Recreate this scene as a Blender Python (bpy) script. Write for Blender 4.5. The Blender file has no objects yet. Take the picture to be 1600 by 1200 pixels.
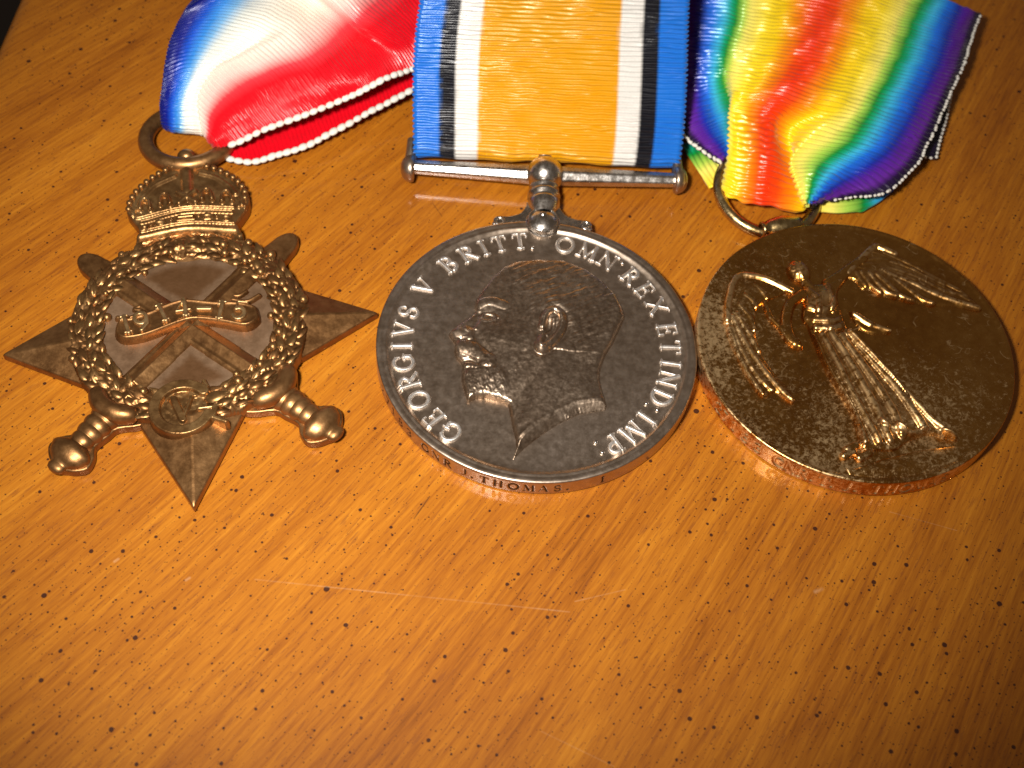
# Three old campaign medals with their ribbons, lying on a speckled wooden table, lit by a small flash.
# Units: built in millimetres, one Blender unit is one centimetre.
import bpy, bmesh, math
import numpy as np
from mathutils import Matrix, Vector

SC = bpy.context.scene
SC.unit_settings.system = 'METRIC'
SC.unit_settings.scale_length = 0.01
MM = 0.1
R = math.radians

# ------------------------------------------------------------------ camera, light, exposure
PITCH, ROLL = 0.9759018, 0.0943075
cx, sx = math.cos(ROLL), math.sin(ROLL)
FWD = Vector((0, math.cos(PITCH), -math.sin(PITCH)))
UPV = Vector((0, math.sin(PITCH), math.cos(PITCH)))
RGT = Vector((1, 0, 0))
CX = cx * RGT + sx * UPV
CY = -sx * RGT + cx * UPV
CAM_MM = Vector((-2.386, -86.30, 121.334))
cam_data = bpy.data.cameras.new('camera')
cam = bpy.data.objects.new('camera', cam_data)
SC.collection.objects.link(cam)
cam.matrix_world = Matrix(((CX.x, CY.x, -FWD.x, CAM_MM.x * MM), (CX.y, CY.y, -FWD.y, CAM_MM.y * MM),
                           (CX.z, CY.z, -FWD.z, CAM_MM.z * MM), (0, 0, 0, 1)))
cam_data.sensor_width = 36.0
cam_data.lens = 2050.0 / 1600.0 * 36.0
cam_data.clip_start = 0.1
cam_data.clip_end = 2000
cam_data.dof.use_dof = True
cam_data.dof.focus_distance = 14.2
cam_data.dof.aperture_fstop = 0.36
SC.camera = cam

world = bpy.data.worlds.new('World')
SC.world = world
world.use_nodes = True
wn = world.node_tree.nodes['Background']
wn.inputs[0].default_value = (1.0, 0.80, 0.62, 1)
wn.inputs[1].default_value = 0.112

def lamp_at(name, pos_mm, aim_mm, size_mm, watts, colour, spread=180, spot=None):
    if spot:
        ld = bpy.data.lights.new(name, 'SPOT')
        ld.spot_size, ld.spot_blend = R(spot[0]), spot[1]
        ld.shadow_soft_size = size_mm * MM / 2
    else:
        ld = bpy.data.lights.new(name, 'AREA')
        ld.shape = 'DISK'
        ld.size = size_mm * MM
        ld.spread = R(spread)
    ld.energy = watts
    ld.color = colour
    o = bpy.data.objects.new(name, ld)
    SC.collection.objects.link(o)
    p, a = Vector(pos_mm), Vector(aim_mm)
    o.location = p * MM
    o.rotation_euler = (a - p).to_track_quat('-Z', 'Y').to_euler()
    return o

FLASH = CAM_MM - 26 * CX + 16 * CY + 4 * FWD
lamp_at('flash', FLASH, (-13, 14, 0), 16, 17200, (1.0, 0.95, 0.88), spot=(70, 1.0))

SC.view_settings.view_transform = 'Standard'
SC.view_settings.look = 'None'
SC.view_settings.exposure = 0.0
SC.view_settings.gamma = 1.0
SC.cycles.max_bounces = 6
SC.cycles.sample_clamp_indirect = 6
SC.cycles.blur_glossy = 0.5

# ------------------------------------------------------------------ small helpers
rng = np.random.default_rng(7)

def link(o, parent=None):
    SC.collection.objects.link(o)
    if parent is not None:
        o.parent = parent
    return o

def tag(o, label=None, cat=None, group=None, kind=None):
    for k, v in (('label', label), ('category', cat), ('group', group), ('kind', kind)):
        if v:
            o[k] = v
    return o

def thing(name, label, cat, x, y, z=0.0, rot=0.0):
    o = bpy.data.objects.new(name, None)
    o.empty_display_size = 0.2
    link(o)
    o.location = (x * MM, y * MM, z * MM)
    o.rotation_euler = (0, 0, R(rot))
    return tag(o, label, cat)

def mesh_np(name, verts, faces, mat=None, parent=None, smooth=True, col=None, attr=None, uv=None, mesh_only=False):
    """verts in mm (n,3); faces (m,4) or (m,3) array"""
    verts = np.asarray(verts, float) * MM
    faces = np.asarray(faces, np.int32)
    me = bpy.data.meshes.new(name)
    n, k = faces.shape
    me.vertices.add(len(verts))
    me.vertices.foreach_set('co', verts.ravel())
    me.loops.add(n * k)
    me.loops.foreach_set('vertex_index', faces.ravel())
    me.polygons.add(n)
    me.polygons.foreach_set('loop_start', np.arange(n, dtype=np.int32) * k)
    me.polygons.foreach_set('use_smooth', np.full(n, smooth, dtype=bool))
    if uv is not None:
        l = me.uv_layers.new(name='grain')
        l.data.foreach_set('uv', np.asarray(uv, float)[faces.ravel()].ravel())
    if col is not None:
        a = me.color_attributes.new('dye', 'FLOAT_COLOR', 'POINT')
        a.data.foreach_set('color', np.c_[col, np.ones(len(col))].astype(np.float32).ravel())
    if attr is not None:
        a = me.attributes.new('wear_and_shade', 'FLOAT', 'POINT')
        a.data.foreach_set('value', np.asarray(attr, np.float32))
    me.update(calc_edges=True)
    me.validate()
    if mat:
        me.materials.append(mat)
    if mesh_only:
        return me
    return link(bpy.data.objects.new(name, me), parent)

def mesh_bm(name, bm, mat, parent=None, smooth=True):
    me = bpy.data.meshes.new(name)
    for v in bm.verts:
        v.co *= MM
    bmesh.ops.recalc_face_normals(bm, faces=bm.faces)
    bm.to_mesh(me)
    bm.free()
    if smooth:
        me.polygons.foreach_set('use_smooth', np.ones(len(me.polygons), dtype=bool))
    me.materials.append(mat)
    return link(bpy.data.objects.new(name, me), parent)

def grid_faces(nr, nc, wrap=False):
    i = np.arange(nr - 1)[:, None]
    j = np.arange(nc if wrap else nc - 1)[None, :]
    j2 = (j + 1) % nc
    return np.stack([i * nc + j, i * nc + j2, (i + 1) * nc + j2, (i + 1) * nc + j], -1).reshape(-1, 4)

def smoothstep(a, b, x):
    t = np.clip((x - a) / (b - a), 0, 1)
    return t * t * (3 - 2 * t)

def hash2(ix, iy, seed):
    h = (ix * 374761393 + iy * 668265263 + seed * 1442695041) & 0x7fffffff
    h = ((h ^ (h >> 13)) * 1274126177) & 0x7fffffff
    return ((h ^ (h >> 16)) & 0xffff) / 65535.0

def noise2(x, y, seed=0):
    ix, iy = np.floor(x).astype(np.int64), np.floor(y).astype(np.int64)
    fx, fy = x - ix, y - iy
    fx, fy = fx * fx * (3 - 2 * fx), fy * fy * (3 - 2 * fy)
    a, b = hash2(ix, iy, seed), hash2(ix + 1, iy, seed)
    c, d = hash2(ix, iy + 1, seed), hash2(ix + 1, iy + 1, seed)
    return (a * (1 - fx) + b * fx) * (1 - fy) + (c * (1 - fx) + d * fx) * fy

def fbm(x, y, seed=0, n=3):
    s, a, t = 0, 0.5, 0
    for k in range(n):
        s = s + a * noise2(x * 2 ** k, y * 2 ** k, seed + k)
        t += a
        a *= 0.5
    return s / t

def curve(pts, n=6, closed=False):
    """Catmull-Rom through points"""
    p = np.asarray(pts, float)
    if closed:
        q = np.r_[p[-1:], p, p[:2]]
    else:
        q = np.r_[2 * p[:1] - p[1:2], p, 2 * p[-1:] - p[-2:-1]]
    out = []
    for i in range(1, len(q) - 2):
        for t in np.arange(n) / n:
            a, b, c, d = q[i - 1], q[i], q[i + 1], q[i + 2]
            out.append(0.5 * (2 * b + (c - a) * t + (2 * a - 5 * b + 4 * c - d) * t * t + (3 * b - a - 3 * c + d) * t ** 3))
    if not closed:
        out.append(p[-1])
    return np.array(out)

def dist(X, Y, pts, closed=False):
    p = np.asarray(pts, float)
    if closed:
        p = np.r_[p, p[:1]]
    D = np.full(X.shape, 1e9)
    if len(p) == 1:
        return np.hypot(X - p[0, 0], Y - p[0, 1])
    for (x0, y0), (x1, y1) in zip(p[:-1], p[1:]):
        dx, dy = x1 - x0, y1 - y0
        t = np.clip(((X - x0) * dx + (Y - y0) * dy) / (dx * dx + dy * dy + 1e-12), 0, 1)
        D = np.minimum(D, np.hypot(X - x0 - t * dx, Y - y0 - t * dy))
    return D

def inside(X, Y, pts):
    p = np.asarray(pts, float)
    c = np.zeros(X.shape, bool)
    for (x0, y0), (x1, y1) in zip(p, np.roll(p, -1, 0)):
        if y0 == y1:
            continue
        c ^= ((y0 > Y) != (y1 > Y)) & (X < (x1 - x0) * (Y - y0) / (y1 - y0) + x0)
    return c

def sdf(X, Y, pts):
    d = dist(X, Y, pts, True)
    return np.where(inside(X, Y, pts), d, -d)      # positive inside

def ridge(X, Y, pts, w, h, closed=False):
    d = dist(X, Y, pts, closed)
    return h * np.sqrt(np.clip(1 - (d / w) ** 2, 0, 1))

def gauss(X, Y, x, y, s, h, sy=None, a=0):
    dx, dy = X - x, Y - y
    c, q = math.cos(R(a)), math.sin(R(a))
    u, v = dx * c + dy * q, -dx * q + dy * c
    return h * np.exp(-(u / s) ** 2 - (v / (sy or s)) ** 2)

def patch(name, parent, mat, x0, x1, y0, y1, step, fun, zbase, sink=0.06, wear=None):
    """a bas-relief: height field kept only where it rises out of its ground"""
    xs, ys = np.arange(x0, x1 + step, step), np.arange(y0, y1 + step, step)
    X, Y = np.meshgrid(xs, ys)
    H = fun(X, Y)
    keep = H > 1e-4
    F = grid_faces(len(ys), len(xs))
    F = F[keep.ravel()[F].any(1)]
    Z = np.where(keep, H, -sink) + (zbase(X, Y) if callable(zbase) else zbase)
    V = np.stack([X, Y, Z], -1).reshape(-1, 3)
    used = np.unique(F)
    remap = np.zeros(len(V), np.int64)
    remap[used] = np.arange(len(used))
    at = None
    if wear:                       # high points rubbed bare
        if callable(wear):
            at = wear(X, Y).ravel()[used]
        else:
            lo, hi, amt = wear
            at = (amt * smoothstep(lo, hi, H) * smoothstep(0.25, 0.58, fbm(X * 3, Y * 3, 97, 4))).ravel()[used]
    return mesh_np(name, V[used], remap[F], mat, parent, attr=at)

def prism(name, parent, mat, pts, z0, z1, bevel=0.15):
    bm = bmesh.new()
    lo = [bm.verts.new((x, y, z0)) for x, y in pts]
    hi = [bm.verts.new((x, y, z1)) for x, y in pts]
    n = len(pts)
    bm.faces.new(hi)
    bm.faces.new(lo[::-1])
    for i in range(n):
        bm.faces.new((lo[i], lo[(i + 1) % n], hi[(i + 1) % n], hi[i]))
    o = mesh_bm(name, bm, mat, parent, smooth=False)
    if bevel:
        m = o.modifiers.new('bevel', 'BEVEL')
        m.width = bevel * MM
        m.segments = 3
        m.limit_method = 'ANGLE'
        m.angle_limit = R(50)
        m.harden_normals = True
    return o

def tube_verts(path, rad, seg=14, close=False):
    """swept tube: path (n,3), rad scalar or (n,)"""
    p = np.asarray(path, float)
    n = len(p)
    rad = np.broadcast_to(np.asarray(rad, float), (n,))
    if close:
        t = np.roll(p, -1, 0) - np.roll(p, 1, 0)
    else:
        t = np.gradient(p, axis=0)
    t /= np.linalg.norm(t, axis=1)[:, None] + 1e-12
    up = np.array([0, 0, 1.0])
    a = np.cross(t, up)
    bad = np.linalg.norm(a, axis=1) < 1e-3
    a[bad] = np.cross(t[bad], [0, 1.0, 0])
    a /= np.linalg.norm(a, axis=1)[:, None]
    b = np.cross(a, t)
    an = np.arange(seg) / seg * 2 * math.pi
    V = p[:, None] + rad[:, None, None] * (np.cos(an)[None, :, None] * a[:, None] + np.sin(an)[None, :, None] * b[:, None])
    V = V.reshape(-1, 3)
    F = grid_faces(n, seg, True)
    if close:
        last = (n - 1) * seg + np.arange(seg)
        l2 = (n - 1) * seg + (np.arange(seg) + 1) % seg
        F = np.r_[F, np.stack([last, l2, (np.arange(seg) + 1) % seg, np.arange(seg)], 1)]
    return V, F

def tube(name, parent, mat, path, rad, seg=14, close=False):
    V, F = tube_verts(path, rad, seg, close)
    return mesh_np(name, V, F[:, ::-1], mat, parent)

def ball_mesh(name, mat, u=10, v=6):
    bm = bmesh.new()
    bmesh.ops.create_uvsphere(bm, u_segments=u, v_segments=v, radius=1.0)
    me = bpy.data.meshes.new(name)
    for q in bm.verts:
        q.co *= MM
    bm.to_mesh(me)
    bm.free()
    me.polygons.foreach_set('use_smooth', np.ones(len(me.polygons), dtype=bool))
    me.materials.append(mat)
    return me

def place(name, me, parent, x, y, z, scale=(1, 1, 1), rot=(0, 0, 0)):
    o = link(bpy.data.objects.new(name, me), parent)
    o.location = (x * MM, y * MM, z * MM)
    o.scale = scale
    o.rotation_euler = rot
    return o

# ------------------------------------------------------------------ materials
def new_mat(name):
    m = bpy.data.materials.new(name)
    m.use_nodes = True
    nt = m.node_tree
    return m, nt, nt.nodes['Principled BSDF']

def nd(nt, kind, **kw):
    n = nt.nodes.new(kind)
    for k, v in kw.items():
        if k.startswith('i_'):
            n.inputs[k[2:].replace('_', ' ')].default_value = v
        else:
            setattr(n, k, v)
    return n

def noise(nt, vec, scale, detail=4, rough=0.55, dist_=0.0):
    n = nd(nt, 'ShaderNodeTexNoise')
    n.inputs['Scale'].default_value = scale
    n.inputs['Detail'].default_value = detail
    n.inputs['Roughness'].default_value = rough
    n.inputs['Distortion'].default_value = dist_
    nt.links.new(vec, n.inputs['Vector'])
    return n.outputs[0]

def ramp(nt, fac, stops):
    n = nd(nt, 'ShaderNodeValToRGB')
    e = n.color_ramp.elements
    while len(e) < len(stops):
        e.new(0.5)
    for k, (p, c) in enumerate(stops):
        e[k].position = p
        e[k].color = (*c, 1) if not np.isscalar(c) else (c, c, c, 1)
    nt.links.new(fac, n.inputs[0])
    return n.outputs[0]

def mixc(nt, fac, a, b, mode='MIX'):
    n = nd(nt, 'ShaderNodeMix', data_type='RGBA', blend_type=mode)
    for sock, v in ((n.inputs[0], fac), (n.inputs[6], a), (n.inputs[7], b)):
        if hasattr(v, 'node'):
            nt.links.new(v, sock)
        elif np.isscalar(v):
            sock.default_value = v
        else:
            sock.default_value = (*v, 1)
    return n.outputs[2]

def mth(nt, op, a, b=None, c=None, clamp=False):
    n = nd(nt, 'ShaderNodeMath', operation=op, use_clamp=clamp)
    for k, v in enumerate((a, b, c)):
        if v is None:
            continue
        if hasattr(v, 'node'):
            nt.links.new(v, n.inputs[k])
        else:
            n.inputs[k].default_value = v
    return n.outputs[0]

def bump(nt, bsdf, height, strength, distance, prev=None):
    n = nd(nt, 'ShaderNodeBump')
    n.inputs['Strength'].default_value = strength
    n.inputs['Distance'].default_value = distance
    nt.links.new(height, n.inputs['Height'])
    if prev:
        nt.links.new(prev, n.inputs['Normal'])
    nt.links.new(n.outputs[0], bsdf.inputs['Normal'])
    return n.outputs[0]

def obj_coord(nt):
    return nd(nt, 'ShaderNodeTexCoord').outputs['Object']

def metal(name, c_dark, c_mid, c_light, rough=(0.25, 0.5), metallic=1.0, blotch=0.9, fine=9.0, bumpy=0.25, wear_and_shade=(0.02, 0.015, 0.01), scuff=None):
    m, nt, b = new_mat(name)
    co = obj_coord(nt)
    n1 = noise(nt, co, blotch, 6, 0.62, 0.4)
    n2 = noise(nt, co, fine, 5, 0.7)
    f = mth(nt, 'ADD', mth(nt, 'MULTIPLY', n1, 0.62), mth(nt, 'MULTIPLY', n2, 0.38))
    col = ramp(nt, f, [(0.36, c_dark), (0.5, c_mid), (0.66, c_light)])
    rg = nd(nt, 'ShaderNodeMapRange')
    rg.inputs['From Min'].default_value, rg.inputs['From Max'].default_value = 0.35, 0.65
    rg.inputs['To Min'].default_value, rg.inputs['To Max'].default_value = rough
    nt.links.new(n2, rg.inputs['Value'])
    rgo = rg.outputs[0]
    if scuff:                      # patches rubbed dull: (colour, roughness, where)
        s_col, s_rough, lo, hi = scuff
        w1 = noise(nt, co, 0.55, 3, 0.5)
        w2 = noise(nt, co, 17.0, 8, 0.82, 0.25)
        pos = nd(nt, 'ShaderNodeSeparateXYZ')
        nt.links.new(co, pos.inputs[0])
        lean = mth(nt, 'MULTIPLY', mth(nt, 'ADD', mth(nt, 'MULTIPLY', pos.outputs[0], -0.93), mth(nt, 'MULTIPLY', pos.outputs[1], -0.40)), 0.060)
        q = mth(nt, 'ADD', mth(nt, 'ADD', mth(nt, 'MULTIPLY', w1, 0.40), mth(nt, 'MULTIPLY', w2, 0.85)), lean)
        mask = ramp(nt, q, [(lo, 0.0), (hi, 1.0)])
        vv = nd(nt, 'ShaderNodeTexVoronoi', feature='DISTANCE_TO_EDGE')
        vv.inputs['Scale'].default_value = 4.2
        wv = nd(nt, 'ShaderNodeVectorMath', operation='MULTIPLY_ADD')
        nz = nd(nt, 'ShaderNodeTexNoise')
        nz.inputs['Scale'].default_value = 3.0
        nt.links.new(co, nz.inputs['Vector'])
        nt.links.new(nz.outputs[1], wv.inputs[0])
        wv.inputs[1].default_value = (0.5, 0.5, 0.5)
        nt.links.new(co, wv.inputs[2])
        nt.links.new(wv.outputs[0], vv.inputs['Vector'])
        line = ramp(nt, vv.outputs['Distance'], [(0.008, 1.0), (0.035, 0.0)])
        line = mth(nt, 'MULTIPLY', line, ramp(nt, noise(nt, co, 6.0, 3, 0.6), [(0.55, 0.0), (0.66, 0.75)]))
        mask = mth(nt, 'MAXIMUM', mask, line)
        worn_and_lit = nd(nt, 'ShaderNodeAttribute', attribute_name='wear_and_shade')  # rubbed relief, plus rim letters painted pale for the gleam they reflect
        mask = mth(nt, 'MAXIMUM', mask, worn_and_lit.outputs['Fac'])
        col = mixc(nt, mask, col, s_col)
        mr = nd(nt, 'ShaderNodeMix', data_type='FLOAT')
        nt.links.new(mask, mr.inputs[0])
        nt.links.new(rgo, mr.inputs[2])
        mr.inputs[3].default_value = s_rough
        rgo = mr.outputs[0]
    if not scuff:
        at = nd(nt, 'ShaderNodeAttribute', attribute_name='wear_and_shade')
        col = mixc(nt, at.outputs['Fac'], col, wear_and_shade)  # shade in the engraved rim letters painted dark; also tones the star's centre
    nt.links.new(col, b.inputs['Base Color'])
    nt.links.new(rgo, b.inputs['Roughness'])
    b.inputs['Metallic'].default_value = metallic
    h = mth(nt, 'ADD', noise(nt, co, 28, 3, 0.6), mth(nt, 'MULTIPLY', noise(nt, co, 6, 2), 0.8))
    bump(nt, b, h, bumpy, 0.006)
    return m

BRONZE_WORN = metal('worn_bronze_numeral', (0.44, 0.26, 0.11), (0.55, 0.36, 0.17), (0.66, 0.47, 0.25), (0.40, 0.50), 1.0, 1.4, 10, 0.2)
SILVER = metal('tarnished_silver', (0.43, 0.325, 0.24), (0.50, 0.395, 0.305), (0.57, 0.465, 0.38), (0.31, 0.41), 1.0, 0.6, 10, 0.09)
SILVER_DARK = metal('dark_toned_silver', (0.31, 0.22, 0.15), (0.41, 0.305, 0.22), (0.51, 0.405, 0.31), (0.30, 0.44), 1.0, 1.1, 16, 0.16)
SILVER_LETTER = metal('worn_silver_letter', (0.72, 0.65, 0.58), (0.84, 0.79, 0.74), (0.93, 0.90, 0.86), (0.42, 0.52), 1.0, 1.2, 12, 0.15)
SILVER_BRIGHT = metal('rubbed_silver', (0.42, 0.36, 0.31), (0.62, 0.57, 0.52), (0.78, 0.74, 0.70), (0.18, 0.34), 1.0, 1.2, 12, 0.25)
BRONZE = metal('brown_bronze', (0.140, 0.058, 0.018), (0.27, 0.132, 0.047), (0.40, 0.215, 0.086), (0.33, 0.46), 0.88, 0.5, 8, 0.3)
BRONZE_PALE = metal('dusty_bronze', (0.20, 0.112, 0.058), (0.26, 0.155, 0.086), (0.32, 0.204, 0.124), (0.40, 0.55), 0.65, 0.9, 8, 0.4, wear_and_shade=(0.15, 0.068, 0.024))
BRONZE_GOLD = metal('rubbed_bronze', (0.19, 0.090, 0.030), (0.31, 0.168, 0.062), (0.46, 0.285, 0.120), (0.30, 0.45), 0.88, 1.4, 10, 0.4)
GILT = metal('lacquered_gilt', (0.40, 0.165, 0.034), (0.50, 0.232, 0.050), (0.58, 0.300, 0.080), (0.19, 0.30), 1.0, 0.7, 9, 0.12,
             wear_and_shade=(0.75, 0.55, 0.3), scuff=((0.86, 0.60, 0.31), 0.47, 0.665, 0.76))
GILT_RING = metal('worn_gilt', (0.36, 0.24, 0.09), (0.52, 0.37, 0.17), (0.66, 0.52, 0.28), (0.2, 0.36), 1.0, 1.2, 10, 0.3)

def ribbon_mat(name):
    m, nt, b = new_mat(name)
    at = nd(nt, 'ShaderNodeAttribute', attribute_name='dye')
    co = obj_coord(nt)
    n = noise(nt, co, 45, 3, 0.6)
    col = mixc(nt, 0.25, at.outputs['Color'], ramp(nt, n, [(0.3, 0.6), (0.7, 1.0)]), 'MULTIPLY')
    nt.links.new(col, b.inputs['Base Color'])
    b.inputs['Roughness'].default_value = 0.30
    b.inputs['Specular IOR Level'].default_value = 0.95
    nt.links.new(mixc(nt, 0.45, at.outputs['Color'], (1.0, 1.0, 1.0)), b.inputs['Specular Tint'])
    b.inputs['Sheen Weight'].default_value = 0.15
    b.inputs['Sheen Roughness'].default_value = 0.4
    bump(nt, b, n, 0.35, 0.004)
    return m

RIBBON = ribbon_mat('watered_silk')

def plain(name, c, rough=0.6):
    m, nt, b = new_mat(name)
    co = obj_coord(nt)
    n = noise(nt, co, 20, 4, 0.6)
    col = ramp(nt, n, [(0.3, tuple(v * 0.75 for v in c)), (0.7, c)])
    nt.links.new(col, b.inputs['Base Color'])
    b.inputs['Roughness'].default_value = rough
    bump(nt, b, n, 0.3, 0.01)
    return m

THREAD = plain('white_thread', (0.82, 0.78, 0.70), 0.6)
FLOOR = plain('dark_floor', (0.035, 0.022, 0.016), 0.6)

def wood_mat():
    m, nt, b = new_mat('speckled_wood')
    uv = nd(nt, 'ShaderNodeUVMap', uv_map='grain').outputs[0]
    co = obj_coord(nt)
    def grain(su, sv, detail, rough, d=0.0):
        mp = nd(nt, 'ShaderNodeMapping')
        mp.inputs['Scale'].default_value = (su, sv, 1)
        nt.links.new(uv, mp.inputs['Vector'])
        return noise(nt, mp.outputs[0], 1.0, detail, rough, d)
    broad = grain(0.9, 0.10, 4, 0.55, 0.3)
    mid = grain(5.0, 0.35, 5, 0.62, 0.2)
    fine = grain(26.0, 1.3, 4, 0.68, 0.15)
    f = mth(nt, 'ADD', mth(nt, 'ADD', mth(nt, 'MULTIPLY', broad, 0.32), mth(nt, 'MULTIPLY', mid, 0.24)), mth(nt, 'MULTIPLY', fine, 0.44))
    col = ramp(nt, f, [(0.32, (0.130, 0.032, 0.002)), (0.44, (0.300, 0.088, 0.004)), (0.56, (0.42, 0.142, 0.007)), (0.70, (0.55, 0.218, 0.015))])
    pores = ramp(nt, grain(34.0, 3.2, 3, 0.6), [(0.35, 1.0), (0.43, 0.0)])
    col = mixc(nt, mth(nt, 'MULTIPLY', pores, 0.55), col, (0.20, 0.055, 0.008))
    # fly specks of the distressed finish
    total = None
    dens = noise(nt, co, 0.7, 2)
    for scale, rmax, power, off in ((1.6, 0.034, 2.1, 0.0), (4.6, 0.0180, 1.2, 3.7), (9.5, 0.0115, 1.0, 9.1), (3.0, 0.026, 1.6, 5.3), (6.4, 0.0135, 1.1, 2.2), (13.0, 0.0085, 0.8, 6.6)):
        mp = nd(nt, 'ShaderNodeMapping')
        mp.inputs['Location'].default_value = (off, off * 0.7, 0)
        nt.links.new(co, mp.inputs['Vector'])
        sp = nd(nt, 'ShaderNodeSeparateXYZ')
        nt.links.new(mp.outputs[0], sp.inputs[0])
        cb = nd(nt, 'ShaderNodeCombineXYZ')
        nt.links.new(sp.outputs[0], cb.inputs[0])
        nt.links.new(sp.outputs[1], cb.inputs[1])
        wob = nd(nt, 'ShaderNodeVectorMath', operation='MULTIPLY_ADD')
        nz = nd(nt, 'ShaderNodeTexNoise')
        nz.inputs['Scale'].default_value = 30.0
        nt.links.new(cb.outputs[0], nz.inputs['Vector'])
        nt.links.new(nz.outputs[1], wob.inputs[0])
        wob.inputs[1].default_value = (0.012, 0.012, 0.0)
        nt.links.new(cb.outputs[0], wob.inputs[2])
        v = nd(nt, 'ShaderNodeTexVoronoi', voronoi_dimensions='2D', feature='F1')
        v.inputs['Scale'].default_value = scale
        nt.links.new(wob.outputs[0], v.inputs['Vector'])
        cs = nd(nt, 'ShaderNodeSeparateColor')
        nt.links.new(v.outputs['Color'], cs.inputs[0])
        rad = mth(nt, 'MULTIPLY', mth(nt, 'POWER', cs.outputs[0], power), rmax * scale)
        rad = mth(nt, 'MULTIPLY', rad, mth(nt, 'ADD', mth(nt, 'MULTIPLY', dens, 1.2), 0.4))
        mk = mth(nt, 'SUBTRACT', rad, v.outputs['Distance'])
        mk = mth(nt, 'MULTIPLY', mk, 140.0 / scale, clamp=True)
        total = mk if total is None else mth(nt, 'MAXIMUM', total, mk)
    col = mixc(nt, mth(nt, 'MULTIPLY', total, 0.94), col, (0.030, 0.006, 0.003))
    # hairline scratches: (x0, y0, x1, y1, half width, dark?) in cm on the table
    sepc = nd(nt, 'ShaderNodeSeparateXYZ')
    nt.links.new(co, sepc.inputs[0])
    px, py = sepc.outputs[0], sepc.outputs[1]
    brk = ramp(nt, noise(nt, co, 2.5, 3), [(0.35, 0.25), (0.6, 1.0)])
    for x0, y0, x1, y1, hw, dark, a in SCRATCHES:
        dx, dy = x1 - x0, y1 - y0
        L2 = dx * dx + dy * dy
        t = mth(nt, 'ADD', mth(nt, 'MULTIPLY', mth(nt, 'SUBTRACT', px, x0), dx / L2), mth(nt, 'MULTIPLY', mth(nt, 'SUBTRACT', py, y0), dy / L2), clamp=True)
        ex = mth(nt, 'SUBTRACT', mth(nt, 'SUBTRACT', px, x0), mth(nt, 'MULTIPLY', t, dx))
        ey = mth(nt, 'SUBTRACT', mth(nt, 'SUBTRACT', py, y0), mth(nt, 'MULTIPLY', t, dy))
        d = mth(nt, 'SQRT', mth(nt, 'ADD', mth(nt, 'MULTIPLY', ex, ex), mth(nt, 'MULTIPLY', ey, ey)))
        mk = mth(nt, 'SUBTRACT', 1.0, mth(nt, 'DIVIDE', d, hw), clamp=True)
        mk = mth(nt, 'MULTIPLY', mth(nt, 'MULTIPLY', mk, brk), a if dark else a * 0.6)
        col = mixc(nt, mk, col, (0.03, 0.008, 0.004) if dark else (0.80, 0.55, 0.33))
    nt.links.new(col, b.inputs['Base Color'])
    rg = ramp(nt, mid, [(0.3, 0.52), (0.7, 0.66)])
    nt.links.new(rg, b.inputs['Roughness'])
    b.inputs['Specular IOR Level'].default_value = 0.2
    b.inputs['Coat Weight'].default_value = 0.45
    b.inputs['Coat Roughness'].default_value = 0.15
    b.inputs['Coat IOR'].default_value = 1.5
    h = mth(nt, 'SUBTRACT', mth(nt, 'ADD', mth(nt, 'MULTIPLY', fine, 0.7), mth(nt, 'MULTIPLY', mid, 0.5)), mth(nt, 'MULTIPLY', total, 0.4))
    bump(nt, b, h, 0.22, 0.012)
    return m

SCRATCHES = [(-2.62, -3.07, 0.55, -3.10, 0.012, False, 0.30), (0.6, -2.98, 1.1, -2.80, 0.010, False, 0.3),
             (-0.99, -1.94, -1.12, -2.22, 0.011, True, 0.9), (-1.42, 2.14, -1.28, 1.94, 0.010, True, 0.7),
             (0.35, -4.35, 1.05, -4.62, 0.010, False, 0.22), (3.9, -1.6, 4.6, -1.75, 0.008, False, 0.25),
             (3.05, -2.62, 3.12, -2.58, 0.03, False, 0.5), (-4.05, -3.02, -4.02, -2.99, 0.022, False, 0.5),
             (-3.3, -3.15, -3.27, -3.12, 0.02, False, 0.4)]
WOOD = wood_mat()

# ------------------------------------------------------------------ table and floor
def build_table():
    x0, x1, y0, y1, rr, thick = -74.5, 330.0, -220.0, 330.0, 3.0, 24.0
    prof = [(rr * (1 - math.cos(a)), rr * (math.sin(a) - 1)) for a in np.linspace(0, math.pi / 2, 7)]
    def axis(a, b, n):
        return np.r_[[a + p[0] for p in prof[:-1]], np.linspace(a + rr, b - rr, n), [b - p[0] for p in prof[:-1]][::-1]]
    xs, ys = axis(x0, x1, 120), axis(y0, y1, 120)
    X, Y = np.meshgrid(xs, ys)
    def drop(t, a, b):
        e = np.minimum(np.clip((t - a) / rr, 0, 1), np.clip((b - t) / rr, 0, 1))
        return rr * (np.sqrt(np.clip(1 - (1 - e) ** 2, 0, 1)) - 1)
    Z = np.maximum(drop(X, x0, x1) + drop(Y, y0, y1), -rr)
    V = np.stack([X, Y, Z], -1).reshape(-1, 3)
    F = grid_faces(len(ys), len(xs))
    nr, nc = len(ys), len(xs)
    loop = np.r_[np.arange(nc), np.arange(1, nr) * nc + nc - 1, (nr - 1) * nc + np.arange(nc - 2, -1, -1), np.arange(nr - 2, 0, -1) * nc]
    base = len(V)
    low = V[loop].copy()
    low[:, 2] = -thick
    V = np.r_[V, low]
    k = len(loop)
    i = np.arange(k)
    side = np.stack([loop[i], base + i, base + (i + 1) % k, loop[(i + 1) % k]], 1)
    p, q = V[:, 0] / 50, V[:, 1] / 50
    phi = (-0.8604 * p + 0.5176 * q - 0.0383 * p * p - 0.0594 * p * q + 0.0234 * q * q) * 5
    psi = (0.5138 * p + 0.8456 * q - 0.0453 * p * p + 0.0238 * p * q + 0.0023 * q * q) * 5
    return mesh_np('tabletop', V, np.r_[F, side], WOOD, uv=np.c_[phi, psi])

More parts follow.
